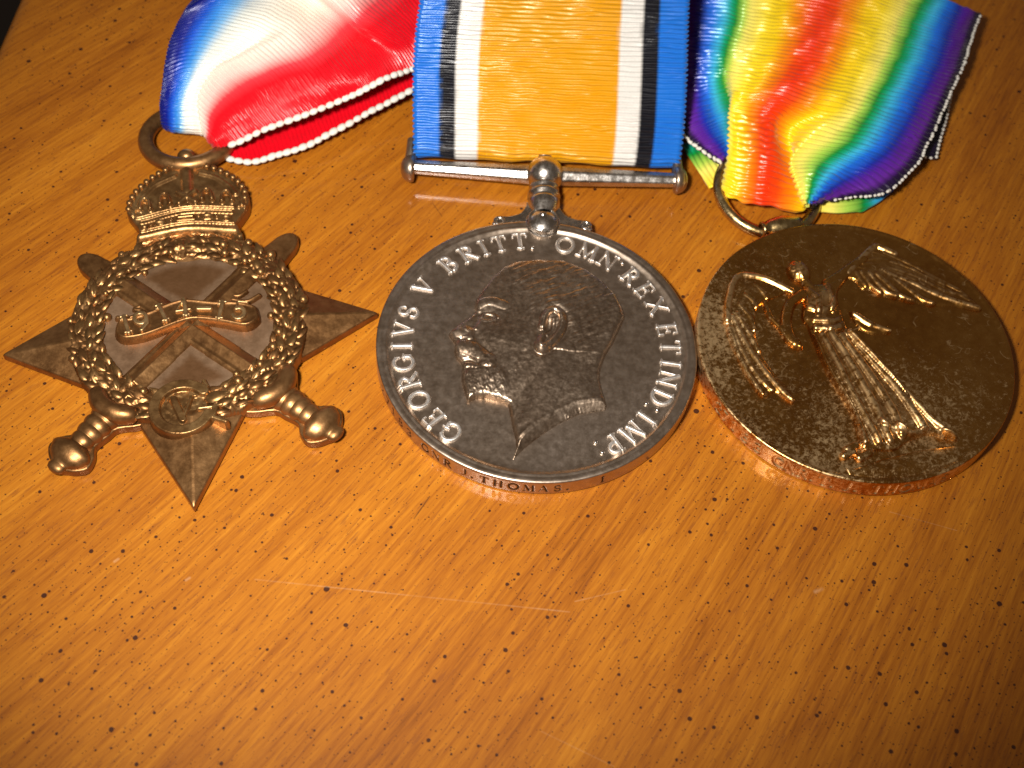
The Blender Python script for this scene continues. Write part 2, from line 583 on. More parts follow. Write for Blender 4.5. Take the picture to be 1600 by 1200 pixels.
table = tag(build_table(), 'orange brown wooden tabletop with dark specks and diagonal grain under the medals', 'table', kind='structure')
fl = mesh_np('floor', [(-3000, -3000, -740), (3000, -3000, -740), (3000, 3000, -740), (-3000, 3000, -740)], [(0, 1, 2, 3)], FLOOR)
tag(fl, 'dark floor seen past the table edge', 'floor', kind='structure')

# ------------------------------------------------------------------ stroke alphabet
TK, TN = 0.098, 0.050
def arc(x, y, rx, ry, a0, a1, n=14):
    a = np.radians(np.linspace(a0, a1, n))
    return [(x + rx * math.cos(t), y + ry * math.sin(t)) for t in a]
def stem(x, lo=0, hi=1, serif=True):
    s = [([(x, lo), (x, hi)], TK)]
    if serif:
        s += [([(x - .17, lo), (x + .17, lo)], TN), ([(x - .17, hi), (x + .17, hi)], TN)]
    return s
def sf(x, y, w=.15):
    return ([(x - w, y), (x + w, y)], TN)
GLYPH = {
    'I': stem(0), 'V': [([(-.36, 1), (0, 0)], TK), ([(0, 0), (.36, 1)], TN), sf(-.36, 1), sf(.36, 1)],
    'E': stem(-.2) + [([(-.3, 1), (.28, 1), (.28, .8)], TN), ([(-.2, .52), (.16, .52)], TN), ([(.16, .42), (.16, .63)], TN), ([(-.3, 0), (.31, 0), (.31, .22)], TN)],
    'R': stem(-.24) + [(arc(-.08, .75, .32, .25, 90, -90), TK), ([(-.24, 1), (-.08, 1)], TN), ([(-.24, .5), (-.08, .5)], TN), ([(-.02, .48), (.36, 0)], TK), sf(.36, 0, .1)],
    'P': stem(-.2) + [(arc(-.04, .72, .34, .28, 90, -90), TK), ([(-.2, 1), (-.04, 1)], TN), ([(-.2, .44), (-.04, .44)], TN)],
    'G': [(arc(0, .5, .43, .5, 48, 325, 22), TK), ([(.34, .1), (.34, .44)], TK), sf(.34, .44, .17), ([(.29, .87), (.33, .68)], TN)],
    'O': [(arc(0, .5, .44, .5, 0, 360, 26), TK)],
    'S': [(arc(0, .74, .25, .26, 35, 270), .08), (arc(0, .25, .27, .25, 90, -150), .08), ([(.22, .9), (.23, .72)], TN), ([(-.25, .1), (-.26, .3)], TN)],
    'B': stem(-.24) + [(arc(-.06, .76, .27, .24, 90, -90), TK), (arc(-.04, .26, .33, .26, 90, -90), TK), ([(-.24, .51), (-.04, .51)], TN)],
    'T': stem(0) + [([(-.38, .8), (-.36, 1), (.36, 1), (.38, .8)], TN)],
    'M': [([(-.4, 0), (-.35, 1)], TN), ([(-.35, 1), (0, .12)], TK), ([(0, .12), (.35, 1)], TN), ([(.35, 1), (.4, 0)], TK), sf(-.4, 0, .12), sf(.4, 0, .13)],
    'N': [([(-.33, 0), (-.33, 1)], TN), ([(-.33, 1), (.33, 0)], TK), ([(.33, 0), (.33, 1)], TN), sf(-.33, 0, .13), sf(.33, 1, .13)],
    'X': [([(-.36, 1), (.36, 0)], TK), ([(.36, 1), (-.36, 0)], TN), sf(-.36, 1, .13), sf(.36, 1, .13), sf(-.36, 0, .13), sf(.36, 0, .13)],
    'D': stem(-.3) + [(arc(-.12, .5, .48, .5, 90, -90), TK), ([(-.3, 1), (-.12, 1)], TN), ([(-.3, 0), (-.12, 0)], TN)],
    '.': [([(0, .12)], .12)],
    'A': [([(-.36, 0), (0, 1)], TN), ([(0, 1), (.36, 0)], TK), ([(-.2, .34), (.2, .34)], TN)],
    'H': [([(-.3, 0), (-.3, 1)], TK), ([(.3, 0), (.3, 1)], TK), ([(-.3, .5), (.3, .5)], TN)],
    'J': [([(.14, 1), (.14, .25)], TK), (arc(-.06, .25, .2, .25, 0, -150), TN)],
    '1': stem(0) + [([(0, 1), (-.2, .8)], TN)],
    '2': [(arc(0, .72, .28, .28, 165, -25), .09), ([(.25, .6), (-.28, 0)], TN), ([(-.28, 0), (.32, 0)], .09)],
    '3': [(arc(0, .75, .26, .25, 150, -90), .08), (arc(0, .26, .3, .26, 90, -150), .08)],
    '4': [([(.1, 1), (-.34, .3), (.36, .3)], TN), ([(.12, 0), (.12, 1)], TK), sf(.12, 0)],
    '5': [([(.28, 1), (-.18, 1), (-.22, .56)], TN), (arc(-.02, .32, .28, .32, 125, -150), TK)],
    '7': [([(-.28, 1), (.3, 1)], .09), ([(.3, 1), (-.06, 0)], TK)],
    '8': [(arc(0, .75, .24, .25, 0, 360, 20), .08), (arc(0, .26, .3, .26, 0, 360, 20), .08)],
    '9': [(arc(0, .68, .28, .32, 0, 360, 20), TK), ([(.28, .68), (.2, .25), (-.16, 0)], TK)],
    '-': [([(-.3, .45), (.3, .45)], TK)],
}
def glyph_depth(X, Y, ch, h, fat=1.0):
    """distance inside the strokes of a letter of height h standing on y = 0, in mm"""
    D = np.full(X.shape, -1e3)
    for pts, w in GLYPH[ch]:
        D = np.maximum(D, w * h * fat - dist(X, Y, np.asarray(pts) * h))
    return D

# ------------------------------------------------------------------ round medals
def disc(name, parent, mat, rad, thick, prof, text, height, depth, wobble=0.0):
    """a struck disc: top profile [(r, z)...] inside to outside, wall with impressed naming [(char, degrees)]"""
    N = 1800
    th = np.arange(N) / N * 2 * math.pi - math.pi * 1.5
    rows, gr = [], []
    pr = np.asarray(prof, float)
    for r, z in pr:
        w = wobble * (fbm(np.cos(th) * 6 + 9, np.sin(th) * 6 + 9, 3) - 0.5) if r > 0.8 * rad else 0
        rows.append(np.c_[r * np.cos(th), r * np.sin(th), np.full(N, z) + w])
        gr.append(np.zeros(N))
    zt = pr[-1, 1]
    zs = np.linspace(zt, 0.22, 26)[1:]
    s = th * rad
    for z in zs:
        d = np.zeros(N)
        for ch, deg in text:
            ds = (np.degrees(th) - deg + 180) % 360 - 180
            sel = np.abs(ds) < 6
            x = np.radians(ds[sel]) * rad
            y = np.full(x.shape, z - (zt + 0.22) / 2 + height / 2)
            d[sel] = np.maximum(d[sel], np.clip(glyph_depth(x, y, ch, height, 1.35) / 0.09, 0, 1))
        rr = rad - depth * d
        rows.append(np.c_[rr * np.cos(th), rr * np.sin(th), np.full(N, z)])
        gr.append(d)  # letter strokes: recess shade on silver, gleam on gilt, put into the colour
    rows.append(np.c_[(rad - 0.2) * np.cos(th), (rad - 0.2) * np.sin(th), np.full(N, 0.0)])
    gr.append(np.zeros(N))
    V = np.concatenate(rows)
    F = grid_faces(len(rows), N, True)
    c = len(V)
    V = np.r_[V, [[0, 0, pr[0, 1]]]]
    j = np.arange(N)
    # centre fan as degenerate-free quads: pair up triangles
    fan = np.stack([np.full(N // 2, c), j[0::2], j[1::2], (j[1::2] + 1) % N], 1)
    F = np.r_[F[:, ::-1], fan]
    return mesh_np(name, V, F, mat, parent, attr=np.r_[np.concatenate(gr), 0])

# ---- silver medal with the bearded profile
SILVER_ROT = 5.07
sm = thing('silver_medal', 'round tarnished silver medal with bearded profile head, in the middle of the three', 'medal', 0, 0, 0, SILVER_ROT)
ST = 2.45
FIELD = ST - 0.42
prof_s = [(1.0, FIELD - .02), (6, FIELD), (12, FIELD + .02), (15.8, FIELD + .03), (16.3, FIELD + .06), (16.55, FIELD + .12), (16.75, FIELD + .30), (16.9, FIELD + .38),
          (17.0, FIELD + .40), (17.2, FIELD + .36), (17.3, FIELD + .37), (17.5, FIELD + .43), (17.7, ST), (17.85, ST - .02), (17.94, ST - .07), (17.985, ST - .16), (18.0, ST - .28)]
txt_s = [('T', -104.1), ('H', -99.2), ('O', -93.9), ('M', -88.7), ('A', -83.9), ('S', -79.0), ('.', -75.5), ('1', -63.1),
         ('J', -111.5), ('.', -108.5), ('R', -118.0), ('N', -122.8), ('G', -127.6), ('3', -136), ('8', -141), ('1', -146), ('7', -151), ('2', -156)]
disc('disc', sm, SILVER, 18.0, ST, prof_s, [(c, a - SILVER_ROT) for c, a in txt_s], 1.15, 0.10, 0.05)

PROF = [(-3.82, 10.71), (-5.11, 9.15), (-6.2, 7.37), (-6.97, 5.86), (-7.02, 5.0), (-6.81, 4.4), (-7.63, 3.41), (-8.78, 2.42), (-9.72, 1.44), (-9.91, 1.08), (-9.61, 0.5), (-9.16, -0.2), (-9.27, -1.13), (-9.01, -2.17), (-8.53, -2.73), (-8.33, -3.3), (-8.36, -3.87), (-8.41, -4.67), (-8.31, -5.57), (-8.02, -6.68), (-7.73, -8.0), (-6.81, -7.43), (-5.7, -7.29), (-4.4, -7.7), (-3.29, -8.23), (-3.15, -9.21), (-2.95, -10.51), (-2.57, -12.44), (-2.47, -13.5), (-2.9, -15.08), (-1.71, -13.69), (0.14, -11.95), (2.39, -10.28), (4.46, -9.14), (7.27, -8.59), (7.39, -8.08), (7.09, -6.53), (6.81, -4.73), (6.98, -3.13), (7.64, -1.26), (8.59, 0.41), (10.1, 3.99), (9.91, 5.27), (9.24, 7.19), (7.78, 9.12), (6.02, 10.72), (3.44, 11.98), (0.29, 12.05), (-2.34, 11.63)]
HAIRLINE = [(-3.9, 10.6), (-3.0, 9.0), (-2.7, 7.2), (-1.6, 6.0), (-1.3, 4.2), (-0.7, 2.2), (0.1, 1.4), (3.6, 1.4), (3.7, -1.2), (5.0, -3.0), (7.0, -3.4), (12, 2), (12, 12), (0, 14)]
def bust(X, Y):
    d = sdf(X, Y, PROF)
    dd = np.clip(d, 0, None)
    te = np.clip(dd / 0.5, 0, 1)
    H = 0.66 * np.sqrt(1 - (1 - te) ** 2) + 0.55 * (1 - np.exp(-dd / 2.8)) + 0.25 * smoothstep(3, 9, dd)
    # truncation of the neck: a broad slanting cut
    dt = dist(X, Y, PROF[29:35])
    inn = smoothstep(0, 1, np.clip(dt / 1.0, 0, 1))
    H = np.where(dt < 1.05, np.minimum(H, 0.06 + 0.85 * np.clip(dt / 1.0, 0, 1)), H)
    H += 0.07 * np.exp(-((dt - 1.25) / 0.22) ** 2) * (d > 0)
    # neck lies lower than jaw and beard
    jaw = (Y < np.interp(X, [-4, -3.2, -1.2, 0.2, 1.4, 3.5], [-7.9, -7.6, -5.2, -2.6, -1.2, -1.5]))
    dj = dist(X, Y, curve([(-3.3, -8.0), (-2.4, -6.3), (-1.0, -4.6), (0.2, -2.6), (0.9, -1.6)]))
    H -= np.where(jaw & (Y < -1.0), 0.16 * smoothstep(0, 0.8, dj) * np.exp(-dj / 4.0), 0)
    H += ridge(X, Y, curve([(2.6, -1.5), (1.0, -6), (-0.9, -11.5)]), 1.6, 0.10)
    # brow, eye, nose, cheek
    H += ridge(X, Y, curve([(-6.9, 4.7), (-6.0, 5.25), (-4.9, 5.3), (-3.7, 4.7)]), 0.6, 0.12)
    H -= gauss(X, Y, -5.6, 3.3, 1.15, 0.30, 0.75, -10)
    H += gauss(X, Y, -5.75, 3.15, 0.5, 0.22, 0.36)
    H += ridge(X, Y, curve([(-6.45, 3.1), (-5.9, 3.65), (-5.0, 3.5), (-4.4, 3.0)]), 0.18, 0.13)
    H += ridge(X, Y, curve([(-6.3, 2.75), (-5.6, 2.55), (-4.7, 2.8)]), 0.2, 0.10)
    H -= ridge(X, Y, curve([(-6.7, 3.6), (-6.9, 2.6), (-7.5, 1.6)]), 0.5, 0.16)
    H += gauss(X, Y, -8.9, 1.1, 0.75, 0.15, 0.6)
    H += ridge(X, Y, curve([(-7.9, 1.5), (-7.35, 1.0), (-7.5, 0.3), (-8.2, 0.1)]), 0.36, 0.13)
    H -= gauss(X, Y, -8.4, 0.05, 0.4, 0.25, 0.22)
    H -= ridge(X, Y, curve([(-7.0, 0.9), (-6.3, -0.6), (-5.6, -1.8)]), 0.45, 0.14)
    H += gauss(X, Y, -4.2, 0.4, 1.7, 0.16)
    H -= gauss(X, Y, -2.4, -1.5, 1.6, 0.12)
    # moustache, lips, beard
    hair = fbm(X * 3.0 + Y * 1.2, Y * 1.1 - X * 0.6, 5) - 0.5
    mo = ridge(X, Y, curve([(-9.1, -0.75), (-8.1, -1.1), (-6.9, -1.7), (-5.6, -2.9)]), 0.95, 0.30)
    H += mo * (1 + 0.6 * hair)
    H -= ridge(X, Y, curve([(-8.5, -2.9), (-7.6, -2.75), (-6.6, -3.1)]), 0.28, 0.22)
    H += ridge(X, Y, curve([(-8.1, -3.5), (-7.4, -3.5), (-6.9, -3.7)]), 0.35, 0.16)
    bd = smoothstep(0, 1, np.clip(1.25 - np.hypot((X + 6.0) / 2.6, (Y + 5.9) / 2.4), 0, 1) * 2)
    hb = 0.55 * (fbm(X * 2.6 + Y, Y * 1.6 - X * .7, 11, 4) - 0.5) + 0.35 * (fbm(X * 7 + Y * 2.5, Y * 2.6 - X, 12, 2) - .5)
    H += bd * (0.20 + 0.30 * hb)
    side = np.exp(-(dist(X, Y, curve([(-4.2, -6.2), (-2.4, -4.0), (-1.0, -0.8), (-1.0, 2.2)])) / 1.0) ** 2)
    H += side * 0.11 * (fbm(X * 2.8 + 4, Y * 2.2, 14, 3) - 0.5)
    # ear
    ear = curve([(0.5, 1.6), (0.9, 3.2), (1.9, 4.0), (2.8, 3.2), (2.8, 1.6), (2.1, 0.2), (1.2, -1.0), (0.4, -1.6), (0.0, -1.0), (0.4, 0.0)])
    e_in = sdf(X, Y, ear)
    H += np.where(e_in > 0, 0.12, 0) - gauss(X, Y, 1.3, 1.7, 0.75, 0.45, 1.1, 10) - 0.14 * np.exp(-((-e_in - 0.5) / 0.35) ** 2)
    H += ridge(X, Y, ear, 0.5, 0.42) + ridge(X, Y, curve([(1.0, 0.4), (1.7, 1.4), (1.8, 2.6)]), 0.25, 0.2)
    H += gauss(X, Y, 0.35, -1.2, 0.6, 0.3)
    # hair of the head, combed back
    ph = smoothstep(-0.5, 1.2, sdf(X, Y, HAIRLINE)) * smoothstep(0.1, 0.8, dd)
    u = X * math.cos(0.5) + Y * math.sin(0.5) + 0.8 * fbm(X * 0.5, Y * 0.5, 21)
    v = -X * math.sin(0.5) + Y * math.cos(0.5) + 0.9 * fbm(X * 0.4 + 7, Y * 0.4, 22)
    H += ph * (0.10 + 0.16 * (fbm(u * 0.7, v * 3.0, 23, 3) - 0.5))
    # initials on the truncation
    for ch, x, y in (('B', 3.35, -10.1), ('M', 4.55, -9.45)):
        c, s = math.cos(R(29)), math.sin(R(29))
        H += 0.09 * np.clip(glyph_depth((X - x) * c + (Y - y) * s, -(X - x) * s + (Y - y) * c, ch, 0.75) / 0.06, 0, 1)
    H += 0.035 * (fbm(X * 4, Y * 4, 31, 3) - 0.5)
    return np.where(d > 0, np.clip(H, 0.005, None), 0)
patch('profile_bust', sm, SILVER_DARK, -10.3, 10.6, -15.4, 12.5, 0.085, bust, FIELD + 0.02)

LEGEND = [('G', -141.0), ('E', -131.4), ('O', -120.8), ('R', -110.8), ('G', -100.9), ('I', -92.2), ('V', -83.4), ('S', -73.9), ('V', -58.5), ('B', -41.9), ('R', -31.6), ('I', -23.4), ('T', -15.8), ('T', -6.6), ('O', 14.0), ('M', 24.7), ('N', 34.7), ('R', 47.7), ('E', 57.2), ('X', 67.4), ('E', 80.3), ('T', 89.8), ('I', 98.3), ('N', 106.5), ('D', 116.8), ('I', 128.9), ('M', 138.3), ('P', 148.5)]
DOTS = [(-1.0, 14.0), (40.6, 15.9), (122.8, 14.05), (123.0, 15.45), (154.7, 14.05), (154.5, 15.45)]
def letter_patch(ch, deg, rad, h, rise, name, parent, mat, zb, fat=1.0, bev=0.17, step=0.05, x=None, y=None, rot=None):
    w = 0.62 * h
    def f(X, Y):
        t = np.clip(glyph_depth(X, Y, ch, h, fat) / bev, 0, 1)
        return rise * np.sqrt(np.clip(1 - (1 - t) ** 2, 0, 1))
    o = patch(name, parent, mat, -w, w, -0.25 * h, 1.2 * h, step, f, 0.0, 0.05)
    if x is None:
        a = R(deg)
        x, y = (rad - h / 2) * math.sin(a), (rad - h / 2) * math.cos(a)
        rot = -a
    o.location = (x * MM, y * MM, zb * MM)
    o.rotation_euler = (0, 0, rot)
    return o
for ch, deg in LEGEND:
    letter_patch(ch, deg, 15.1, 2.15, 0.26, 'raised_letter', sm, SILVER_LETTER, FIELD + 0.03, 1.12, 0.15)
stop = ball_mesh('stop_dot', SILVER_BRIGHT)
for deg, rad in DOTS:
    place('stop_dot', stop, sm, rad * math.sin(R(deg)), rad * math.cos(R(deg)), FIELD + 0.05, (0.30, 0.30, 0.28))

# suspender: claw, collar, ball, bar with domed ends
def lathe(name, parent, mat, prof, origin, axis, seg=32, flat=1.0):
    """revolve [(radius, along)] about an axis lying in the table plane; flat squashes it vertically"""
    ax = Vector(axis).normalized()
    side = ax.cross(Vector((0, 0, 1))).normalized()
    up = side.cross(ax)
    V = []
    for r, t in prof:
        for k in range(seg):
            a = 2 * math.pi * k / seg
            V.append(Vector(origin) + ax * t + side * (r * math.cos(a)) + up * (r * math.sin(a) * flat))
    F = grid_faces(len(prof), seg, True)
    return mesh_np(name, [tuple(v) for v in V], F, mat, parent)
BZ = 2.2
bx = 1.45
lathe('ball', sm, SILVER_BRIGHT, [(0.01, -2.3)] + [(2.3 * math.sin(a), -2.25 * math.cos(a)) for a in np.linspace(0.1, math.pi - 0.1, 18)] + [(0.01, 2.3)], (bx, 25.3, BZ + .45), (0, 1, 0))
lathe('top_knob', sm, SILVER_BRIGHT, [(0.01, -0.9)] + [(1.15 * math.sin(a), -0.9 * math.cos(a)) for a in np.linspace(0.1, math.pi - 0.1, 12)] + [(0.01, 0.9)], (bx, 27.4, BZ + .8), (0, 1, 0))
lathe('collar', sm, SILVER_BRIGHT, [(1.3, -3.9), (1.75, -3.0), (1.95, -2.2), (1.95, -1.9), (1.6, -1.6), (1.6, -1.3), (2.0, -1.05), (2.0, -0.7), (1.6, -0.4), (1.6, -0.1), (1.85, 0.1), (1.85, 0.4), (1.3, 0.7), (0.9, 1.2)], (bx - .15, 22.9, BZ), (0.03, 1, 0))
def bar_half(sgn, name='bar'):
    n = 24
    ts = np.linspace(0.8, 16.2, n)
    V = []
    for t in ts:
        h = np.interp(t, [0, 3, 16.2], [1.25, 1.15, 0.85])
        ring = [(-h * 0.52, -h), (-h, -h * 0.45), (-h, h * 0.35), (-h * 0.30, h), (h * 0.55, h), (h, h * 0.4), (h, -h * 0.5), (h * 0.5, -h)]
        for y, z in ring:
            V.append((bx + sgn * t, 25.55 + y + 0.05 * t * (1 if sgn < 0 else -0.2), BZ + z * 0.95))
    F = grid_faces(n, 8, True)
    o = mesh_np(name, V, F if sgn < 0 else F[:, ::-1], SILVER_BRIGHT, sm, smooth=False)
    m = o.modifiers.new('bevel', 'BEVEL')
    m.width, m.segments = 0.22 * MM, 3
    m.limit_method = 'ANGLE'
    m.angle_limit = R(25)
    m.harden_normals = True
    return o
bar_half(-1)
bar_half(1)
for s, yy in ((-1, 26.1), (1, 25.4)):
    cap = lathe('end_cap', sm, SILVER, [(0.01, 0), (1.2, 0), (1.62, 0.1), (1.7, 0.4), (1.62, 0.75), (1.4, 1.15), (1.05, 1.45), (0.6, 1.62), (0.05, 1.68)], (bx + s * 16.0, yy, BZ), (s, 0, 0))
    tube('post', sm, SILVER, [(bx + s * 16.5, yy + 0.6, BZ + .2), (bx + s * 16.45, yy + 2.0, BZ + .9), (bx + s * 16.35, yy + 3.6, BZ + 1.3)], [0.8, 0.62, 0.6], 12)
tube('ribbon_rail', sm, SILVER, [(bx - 16.2, 29.5, BZ + 1.2), (bx + 16.2, 28.9, BZ + 1.2)], 0.62, 12)
# claw and scroll arms hugging the rim
arm = curve([(-4.9, 17.95), (-4.2, 18.75), (-2.9, 18.85), (-1.6, 19.4), (-0.9, 20.6), (-0.5, 21.2), (2.6, 21.2), (3.1, 20.5), (3.9, 19.2), (5.1, 18.6), (6.2, 18.4), (6.9, 17.5), (6.3, 16.9), (1.0, 17.9), (-4.4, 17.4)], 5, True)
prism('scroll_mount', sm, SILVER_BRIGHT, [tuple(p) for p in arm], 0.5, 2.25, 0.3)
for x, y in ((-4.15, 17.95), (6.2, 17.6)):
    tube('scroll_eye', sm, SILVER_BRIGHT, [(x + .55 * math.cos(a), y + .55 * math.sin(a), 2.25) for a in np.linspace(0, 2 * math.pi, 20)[:-1]], 0.2, 8, True)
def boss(X, Y):
    r = np.hypot(X - 1.05, (Y - 17.75) * 0.97)
    h = 1.5 * np.sqrt(np.clip(1 - (r / 1.95) ** 2, 0, 1)) + ridge(X, Y, [(1.05 + 1.9 * math.cos(a), 17.75 + 1.95 * math.sin(a)) for a in np.linspace(0, 2 * math.pi, 30)], 0.28, 0.4)
    h += 0.25 * np.clip(1 - (np.hypot(X - 1.0, Y - 18.2) / 0.4) ** 2, 0, 1) ** 0.5
    neck = 1.2 * np.clip(1 - (np.abs(X - 1.1) / 1.5) ** 2, 0, 1) ** 0.5 * smoothstep(18.4, 19.2, Y) * (Y < 20.6)
    return np.maximum(h, neck)
patch('claw', sm, SILVER_BRIGHT, -1.4, 3.5, 15.3, 21, 0.07, boss, ST - 0.35, 1.2)

# ---- gilt medal with the winged figure
VX, VY, VROT = 35.886, 3.65, 23.77
gm = thing('bronze_medal', 'round dark gilt bronze medal with scuffed winged standing figure, rightmost below the rainbow ribbon', 'medal', VX, VY, 0, VROT)
GT = 2.9
GF = GT - 0.22
prof_g = [(1.0, GF - .03), (6, GF - .02), (12, GF), (15.5, GF + .03), (16.8, GF + .05), (17.25, GF + .07), (17.45, GF + .13), (17.6, GF + .20), (17.75, GT), (17.86, GT - .01), (17.95, GT - .06), (18.0, GT - .16), (18.02, GT - .3)]
txt_g = [('2', -148.8), ('7', -144.5), ('1', -139.7), ('8', -134.1), ('3', -128.5), ('G', -119.7), ('N', -115.4), ('R', -111.0), ('.', -107.6), ('T', -103.5), ('.', -100.5), ('J', -95.5), ('.', -92.5),
         ('T', -85.3), ('H', -80.3), ('O', -75.0), ('M', -69.7), ('A', -64.9), ('S', -60.0)]
disc('disc', gm, GILT, 18.02, GT, prof_g, [(c, a - VROT) for c, a in txt_g], 1.5, 0.17, 0.03)

BODY = [(-2.3, 8.6), (-1.9, 9.4), (-0.6, 9.2), (0.8, 9.0), (1.9, 9.3), (3.2, 9.9), (4.7, 10.4), (5.1, 9.9), (4.2, 9.2), (2.6, 8.2), (1.5, 7.2), (0.9, 5.8), (0.6, 4.4), (0.2, 2.4), (0.6, 0.4), (1.3, -2.2), (2.2, -5.6), (3.0, -9.0), (3.7, -11.8), (4.9, -14.9), (2.2, -13.2), (0.9, -13.2), (-0.6, -13.3), (-2.4, -13.8), (-4.4, -13.2), (-5.9, -12.6), (-5.2, -10.0), (-4.8, -7.6), (-4.9, -2.6), (-4.4, 2.2), (-4.1, 4.0), (-4.2, 5.2), (-3.4, 6.6)]
FOLDS = [([(-4.4, 2.2), (-4.8, -2.5), (-4.7, -7.6), (-5.3, -12.0)], .42, .34), ([(-3.3, 2.1), (-3.5, -2.4), (-3.8, -7.2), (-3.9, -12.6)], .40, .32),
         ([(-2.3, 2.0), (-2.1, -1.8), (-2.2, -6.4), (-2.6, -12.8)], .45, .36), ([(-1.2, 1.2), (-0.8, -3.7), (-0.6, -8.6), (-1.0, -12.6)], .45, .34),
         ([(-0.4, 1.5), (0.6, -3.2), (1.4, -7.8), (1.7, -12.4)], .5, .40), ([(0.1, 1.2), (1.2, -3.0), (2.3, -7.2), (3.4, -11.8), (4.6, -14.6)], .6, .5),
         ([(-2.6, -10.6), (-0.1, -12.6), (2.3, -13.0), (4.4, -14.6)], .35, .3), ([(-1.0, -11.4), (0.0, -12.9), (1.6, -13.4)], .3, .3),
         ([(-3.6, 3.2), (-1.6, 2.4), (0.4, 2.9)], .4, .35), ([(-3.2, 4.2), (-1.2, 3.4), (0.6, 3.8)], .3, .25),
         ([(-3.4, 6.4), (-2.0, 5.2), (-0.4, 5.4), (0.8, 6.4)], .35, .25), ([(-1.9, 8.6), (-1.6, 6.6), (-2.6, 4.6)], .3, .22), ([(0.6, 8.6), (0.2, 6.6), (-0.6, 4.6)], .3, .22)]
def figure(X, Y):
    d = sdf(X, Y, curve(BODY, 4, True))
    dd = np.clip(d, 0, None)
    te = np.clip(dd / 0.5, 0, 1)
    H = 0.38 * np.sqrt(1 - (1 - te) ** 2) + 0.62 * (1 - np.exp(-dd / 1.6))
    on = smoothstep(0, 0.5, dd)
    for pts, w, h in FOLDS:
        H += on * ridge(X, Y, curve(pts), w * 1.1, h * 1.15)
    H += on * 0.16 * (fbm(X * 1.6, Y * 0.5, 41, 3) - 0.5)
    H += on * (gauss(X, Y, -2.2, 6.6, 0.9, 0.3) + gauss(X, Y, -0.4, 6.9, 0.9, 0.3))
    H = np.where(d > 0, H, 0)
    # head with hair and wreath, neck, outstretched arms
    H = np.maximum(H, 1.1 * np.sqrt(np.clip(1 - np.hypot((X + 1.55) / 1.35, (Y - 11.4) / 1.65) ** 2, 0, 1)))
    hd = np.hypot((X + 1.55) / 1.35, (Y - 11.4) / 1.65) < 1
    H += np.where(hd, 0.22 * (fbm(X * 3.5, Y * 2.5, 44, 2) - 0.4), 0)
    H = np.maximum(H, ridge(X, Y, [(-1.5, 10.2), (-1.3, 8.8)], 0.62, 0.7))
    H = np.maximum(H, ridge(X, Y, curve([(1.0, 9.0), (3.0, 9.6), (4.8, 10.3), (6.8, 11.0)]), 0.62, 0.6))
    H = np.maximum(H, ridge(X, Y, curve([(-2.6, 8.3), (-4.4, 7.6), (-6.0, 5.6), (-6.7, 3.6), (-6.5, 2.2)]), 0.68, 0.62))
    H = np.maximum(H, ridge(X, Y, curve([(-7.3, 8.6), (-7.6, 6.4), (-7.0, 4.2), (-6.3, 3.2)]), 0.34, 0.45))
    H = np.maximum(H, ridge(X, Y, curve([(-7.2, 4.6), (-7.0, 2.6), (-6.2, 1.6)]), 0.34, 0.5))
    # feet
    for x, y in ((-6.2, -12.0), (-6.9, -12.6), (-5.4, -13.3)):
        H = np.maximum(H, ridge(X, Y, [(x, y), (x - 1.2, y - 0.2)], 0.5, 0.55))
    return H
patch('winged_figure', gm, GILT, -9.0, 7.8, -15.6, 13.6, 0.085, figure, GF + 0.02, 0.06, (0.55, 1.2, 0.6))

def wing(name, outline, feathers, lead):
    xs = [p[0] for p in outline]
    ys = [p[1] for p in outline]
    def f(X, Y):
        d = sdf(X, Y, curve(outline, 4, True))
        dd = np.clip(d, 0, None)
        te = np.clip(dd / 0.4, 0, 1)
        H = 0.2 * np.sqrt(1 - (1 - te) ** 2) + 0.22 * (1 - np.exp(-dd / 1.5))
        for pts, w, h in feathers:
            c = curve(pts)
            q = dist(X, Y, c)
            H = np.maximum(H, np.where(d > -0.05, 0, 0) + (0.24 + 0.8 * h) * np.sqrt(np.clip(1 - (q / w) ** 2, 0, 1)) * (d > 0) + 0.0)
        H = np.maximum(H, ridge(X, Y, curve(lead), 0.5, 0.58))
        H += (d > 0) * 0.12 * (fbm(X * 1.3, Y * 1.3, 51, 3) - 0.5)
        return np.where((d > 0) | (H > 0.2), np.clip(H, 0, None), 0)
    return patch(name, gm, GILT, min(xs) - .6, max(xs) + .6, min(ys) - .6, max(ys) + .6, 0.09, f, GF + 0.02, 0.06, (0.28, 0.56, 0.65))
RW = [(3.6, 9.5), (6.2, 11.0), (8.6, 12.4), (9.6, 12.1), (11.8, 9.4), (14.2, 5.6), (16.2, 2.6), (16.6, 0.0), (14.9, 0.9), (13.4, 1.7), (11.4, 2.4), (9.4, 3.5), (7.8, 4.6), (6.3, 5.5), (5.6, 6.6), (4.6, 7.0), (4.4, 8.4)]
